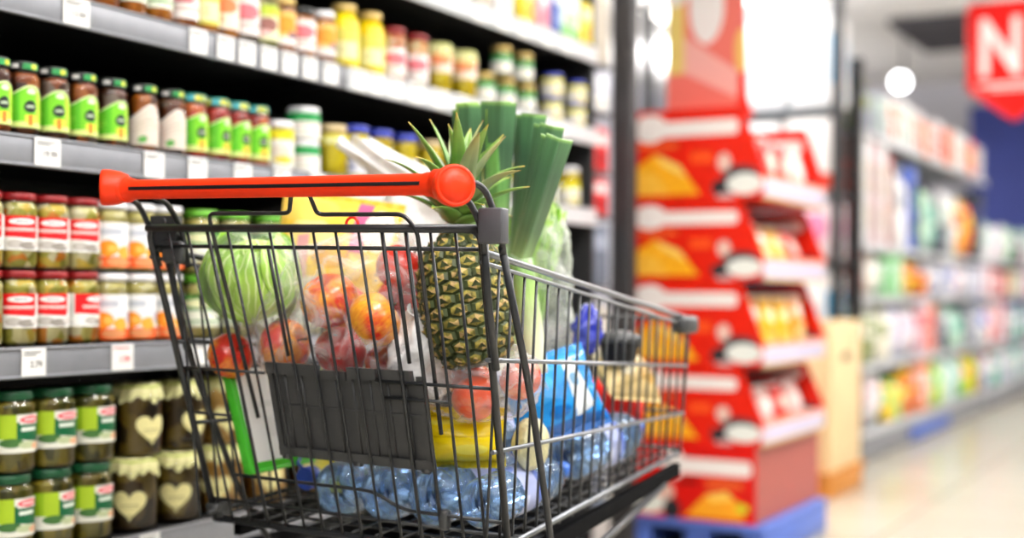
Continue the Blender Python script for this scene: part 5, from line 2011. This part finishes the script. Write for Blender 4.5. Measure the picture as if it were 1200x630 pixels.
ROWS = [
    ('bottom shelf', .1705, [('carton', 'brown', 'brick', .22, .315), ('pouch', 'pink', 'white', .2, .312), ('pouch', 'white', 'pink', .2, .31), ('bottle', 'yellow', 'green', .13, .24), ('bottle', 'green', 'yellow', .13, .24), ('bottle', 'orange', 'yellow', .13, .24),
                             ('pouch', 'yellow', 'red', .2, .315), ('carton', 'orange', 'white', .24, .315), ('pouch', 'pink', 'white', .16, .24), ('bottle', 'lime', 'green', .14, .3), ('bottle', 'mint', 'white', .15, .312), ('bottle', 'white', 'teal', .15, .31), ('bottle', 'teal', 'white', .15, .3),
                             ('pouch', 'white', 'mint', .22, .312), ('bottle', 'lime', 'orange', .15, .3), ('bottle', 'yellow', 'lime', .15, .3), ('bottle', 'dark', 'grey', .16, .3)]),
    ('second shelf up', .5205, [('bottle', 'olive', 'white', .17, .32), ('bottle', 'olive', 'cream', .16, .32), ('pouch', 'white', 'olive', .19, .33), ('bottle', 'cream', 'olive', .16, .31), ('pouch', 'lavender', 'white', .24, .33), ('pouch', 'lavender', 'pink', .22, .32), ('pouch', 'white', 'lavender', .2, .31),
                                ('carton', 'pink', 'red', .22, .32), ('carton', 'orange', 'red', .14, .31), ('carton', 'grey', 'dark', .22, .26), ('bottle', 'dark', 'grey', .16, .26), ('pouch', 'mint', 'white', .24, .3), ('bottle', 'mint', 'teal', .16, .28), ('carton', 'dark', 'grey', .22, .22),
                                ('carton', 'grey', 'white', .22, .28), ('pouch', 'white', 'grey', .24, .3)]),
    ('third shelf up', .8855, [('carton', 'brick', 'brown', .2, .24), ('pouch', 'white', 'cream', .18, .24), ('pouch', 'cream', 'white', .18, .24), ('carton', 'green', 'mint', .16, .24), ('carton', 'green', 'white', .16, .24), ('pouch', 'yellow', 'orange', .2, .24), ('pouch', 'yellow', 'red', .2, .23), ('carton', 'red', 'yellow', .12, .14),
                               ('pouch', 'white', 'grey', .22, .24), ('pouch', 'lavender', 'white', .22, .24), ('carton', 'white', 'blue', .24, .23), ('pouch', 'white', 'pink', .22, .24), ('pouch', 'pink', 'white', .22, .24), ('pouch', 'white', 'lavender', .22, .24), ('carton', 'lavender', 'white', .22, .22)]),
    ('fourth shelf up', 1.1605, [('carton', 'brown', 'brick', .13, .56), ('carton', 'white', 'cream', .15, .57), ('carton', 'mauve', 'brown', .11, .55), ('carton', 'white', 'cream', .15, .57), ('carton', 'brick', 'brown', .09, .53), ('pouch', 'cream', 'white', .15, .54), ('bottle', 'white', 'grey', .16, .5), ('carton', 'blue', 'navy', .16, .5), ('carton', 'dark', 'green', .14, .48),
                                 ('pouch', 'mint', 'white', .24, .42), ('pouch', 'mint', 'teal', .22, .4), ('carton', 'dark', 'grey', .24, .2), ('pouch', 'white', 'mint', .24, .44), ('pouch', 'white', 'orange', .22, .42), ('pouch', 'yellow', 'red', .2, .42), ('pouch', 'red', 'yellow', .2, .42), ('carton', 'dark', 'navy', .2, .5)]),
    ('highest shelf', 1.7605, [('bottle', 'olive', 'dark', .16, .28), ('bottle', 'grey', 'olive', .16, .28), ('carton', 'grey', 'mint', .22, .26), ('carton', 'white', 'orange', .26, .26), ('carton', 'white', 'mint', .26, .27), ('carton', 'white', 'orange', .26, .26), ('carton', 'orange', 'white', .24, .2), ('carton', 'white', 'red', .26, .26),
                               ('carton', 'orange', 'red', .24, .24), ('carton', 'white', 'mint', .24, .26), ('carton', 'white', 'orange', .24, .25), ('carton', 'red', 'yellow', .24, .25), ('carton', 'lavender', 'white', .22, .24)]),
]
for nm, z, items in ROWS:
    y = 6.83
    span = sum(i[3] for i in items)
    gap = max(.004, (3.74 - span) / len(items))
    for i, (kd, c1, c2, w_, h_) in enumerate(items):
        goods(kd, y + w_ / 2, w_, h_, z, c1, c2, f'{c1} {kd}, {ORD[i]} from the near end, {nm} of the far shelving', 'goods on the far shelving, ' + nm)
        y += w_ + gap
rf = random.Random(21)
FARPAL = [('white', 'mint'), ('green', 'white'), ('pink', 'white'), ('yellow', 'lime'), ('white', 'grey'), ('dark', 'grey'), ('lavender', 'white'), ('red', 'white'), ('teal', 'white'), ('white', 'blue'), ('lime', 'white')]
for nm, z, hh in (('bottom shelf', .1705, .3), ('second shelf up', .5205, .32), ('third shelf up', .8855, .23), ('top shelf', 1.1605, .34)):
    y = 10.66
    i = 0
    while y < 13.9 and i < 12:
        w_ = rf.uniform(.2, .28)
        kd = rf.choice(['pouch', 'carton', 'bottle'])
        if kd == 'bottle':
            w_ = .16
        c1, c2 = rf.choice(FARPAL)
        goods(kd, y + w_ / 2, w_, hh * rf.uniform(.8, 1.), z, c1, c2, f'{c1} {kd}, {ORD[i]} from the near end, {nm} of the low far shelving', 'goods on the low far shelving, ' + nm)
        y += w_ + .06
        i += 1

# beige carton bin on a wooden pallet
t = thing('pallet', 'wooden pallet under the beige cardboard bin', 'pallet', (-1.90, 5.95, 0))
M['wood'] = plain('pallet_wood', '#b9782c', .7, vary=.2, scale=12)
b = MB()
for x in (-.26, 0, .26):
    b.box((x, 0, .055), (.09, .54, .075), .004)
b.obj('blocks', M['wood'], t)
b = MB()
for k in range(6):
    b.box((0, -.25 + .1 * k, .104), (.62, .085, .02), .003)
for x in (-.26, 0, .26):
    b.box((x, 0, .009), (.09, .56, .016), .003)
b.obj('boards', M['wood'], t)
t = thing('cardboard_bin', 'beige cardboard bin standing beyond the red display', 'cardboard box', (-1.90, 5.95, .1145))
M['kraft'] = plain('kraft_card', '#d9bf93', .7, vary=.06, scale=8)
b = MB()
for (cx, cy, sx, sy) in ((-.292, 0, .012, .52), (.292, 0, .012, .52), (0, -.254, .572, .012), (0, .254, .572, .012)):
    b.box((cx, cy, .33), (sx, sy, .66), .002)
b.box((0, 0, .006), (.572, .496, .010))
b.obj('bin_body', M['kraft'], t)
b = MB().box((.2995, 0, .50), (.003, .12, .035), .001)
b.obj('grip_slot', M['black'], t)
MB().box((0, -.2612, .36), (.5, .002, .30), .0005).obj('printed_panel', printed('kraft_print', '#e0c89e', [('r', .1, .3, .9, .36, '#b9965e'), ('e', .5, .65, .2, .16, '#c9a468')]), t)

# red hanging sign
SX, SY = -1.183, 7.93
t = thing('hanging_sign', 'red shield-shaped sign with white letters hanging from the ceiling', 'sign', (SX, SY, 1.885))
b = MB()
hw = .252
b.prism([(-hw, .19), (0, 0), (hw, .19), (hw, .655), (hw - .012, .672), (-hw + .012, .672), (-hw, .655)], -.009, .009)
b.obj('board', plain('sign_red', '#cc0c04', .55, vary=.03, spec=.15), t)
b = MB()
for p, q in ((-hw, .19), (0, 0)), ((0, 0), (hw, .19)), ((hw, .19), (hw, .66)), ((-hw, .66), (-hw, .19)), ((-hw, .672), (hw, .672)):
    b.tube([(p[0], 0, p[1]), (q[0], 0, q[1])], .0115, 8)
b.obj('border', plain('sign_border', '#c01018', .4), t)
M['sign_white'] = plain('sign_white', '#f6f2f0', .4, vary=.01)
o = text_mesh('sign_letters', 'N1', .445, M['sign_white'], t, (.004, -.0105, .405), (PI / 2, 0, 0), .001, .012)
o.scale = (.72, 1, 1)
MB().box((0, -.0098, .205), (.40, .0016, .016)).obj('text_line', M['sign_white'], t)
MB().box((.01, -.0098, .178), (.30, .0016, .010)).obj('text_line', M['sign_white'], t)
for x in (-.2, .2):
    MB().tube([(x, 0, .675), (x, 0, 1.315)], .003, 6).obj('hanging_rod', M['mid_plastic'], t)

# dark ceiling grille and spotlight
t = thing('ceiling_vent', 'dark rectangular ceiling grille at the far end of the aisle', 'vent', (-2.22, 11.95, 3.19))
M['vent'] = plain('vent_dark', '#3c3a40', .6)
b = MB()
for s in (-1, 1):
    b.box((s * .44, 0, -.02), (.04, 1.5, .05), .004)
    b.box((0, s * .73, -.02), (.84, .04, .05), .004)
b.obj('frame', M['vent'], t)
b = MB().box((0, 0, .004), (.86, 1.44, .008))
b.obj('backing', M['vent'], t)
b = MB()
for k in range(14):
    b.box((0, -.66 + .1 * k, -.02), (.84, .012, .04), .001, Euler((.5, 0, 0)))
b.obj('slats', M['vent'], t)
t = thing('spotlight', 'bright round spotlight hanging above the far shelving', 'light', (-2.526, 11.0, 2.63))
Ms = Matrix.Rotation(math.radians(112), 4, 'X')
MB().lathe([(.03, -.14), (.055, -.12), (.07, .0), (.074, .004)], 24, M=Ms, caps=False).obj('housing', M['lamp_body'], t)
MB().lathe([(.002, .001), (.068, .001), (.068, .003), (.002, .003)], 24, M=Ms).obj('lamp_glass', emit('spot_glow', '#ffffff', 12), t)
MB().tube([(0, .11, .06), (0, .11, .57)], .008, 8).obj('hanging_rod', M['mid_plastic'], t)


# ------------------------------------------------------------------ picture settings
SC.view_settings.view_transform = 'Standard'
SC.view_settings.look = 'None'
SC.view_settings.exposure = -0.17
SC.view_settings.gamma = 1
SC.view_settings.use_curve_mapping = False
SC.cycles.use_denoising = True
SC.cycles.transparent_max_bounces = 24
SC.cycles.max_bounces = 8
SC.cycles.sample_clamp_indirect = 6
SC.cycles.caustics_reflective = False
SC.cycles.caustics_refractive = False
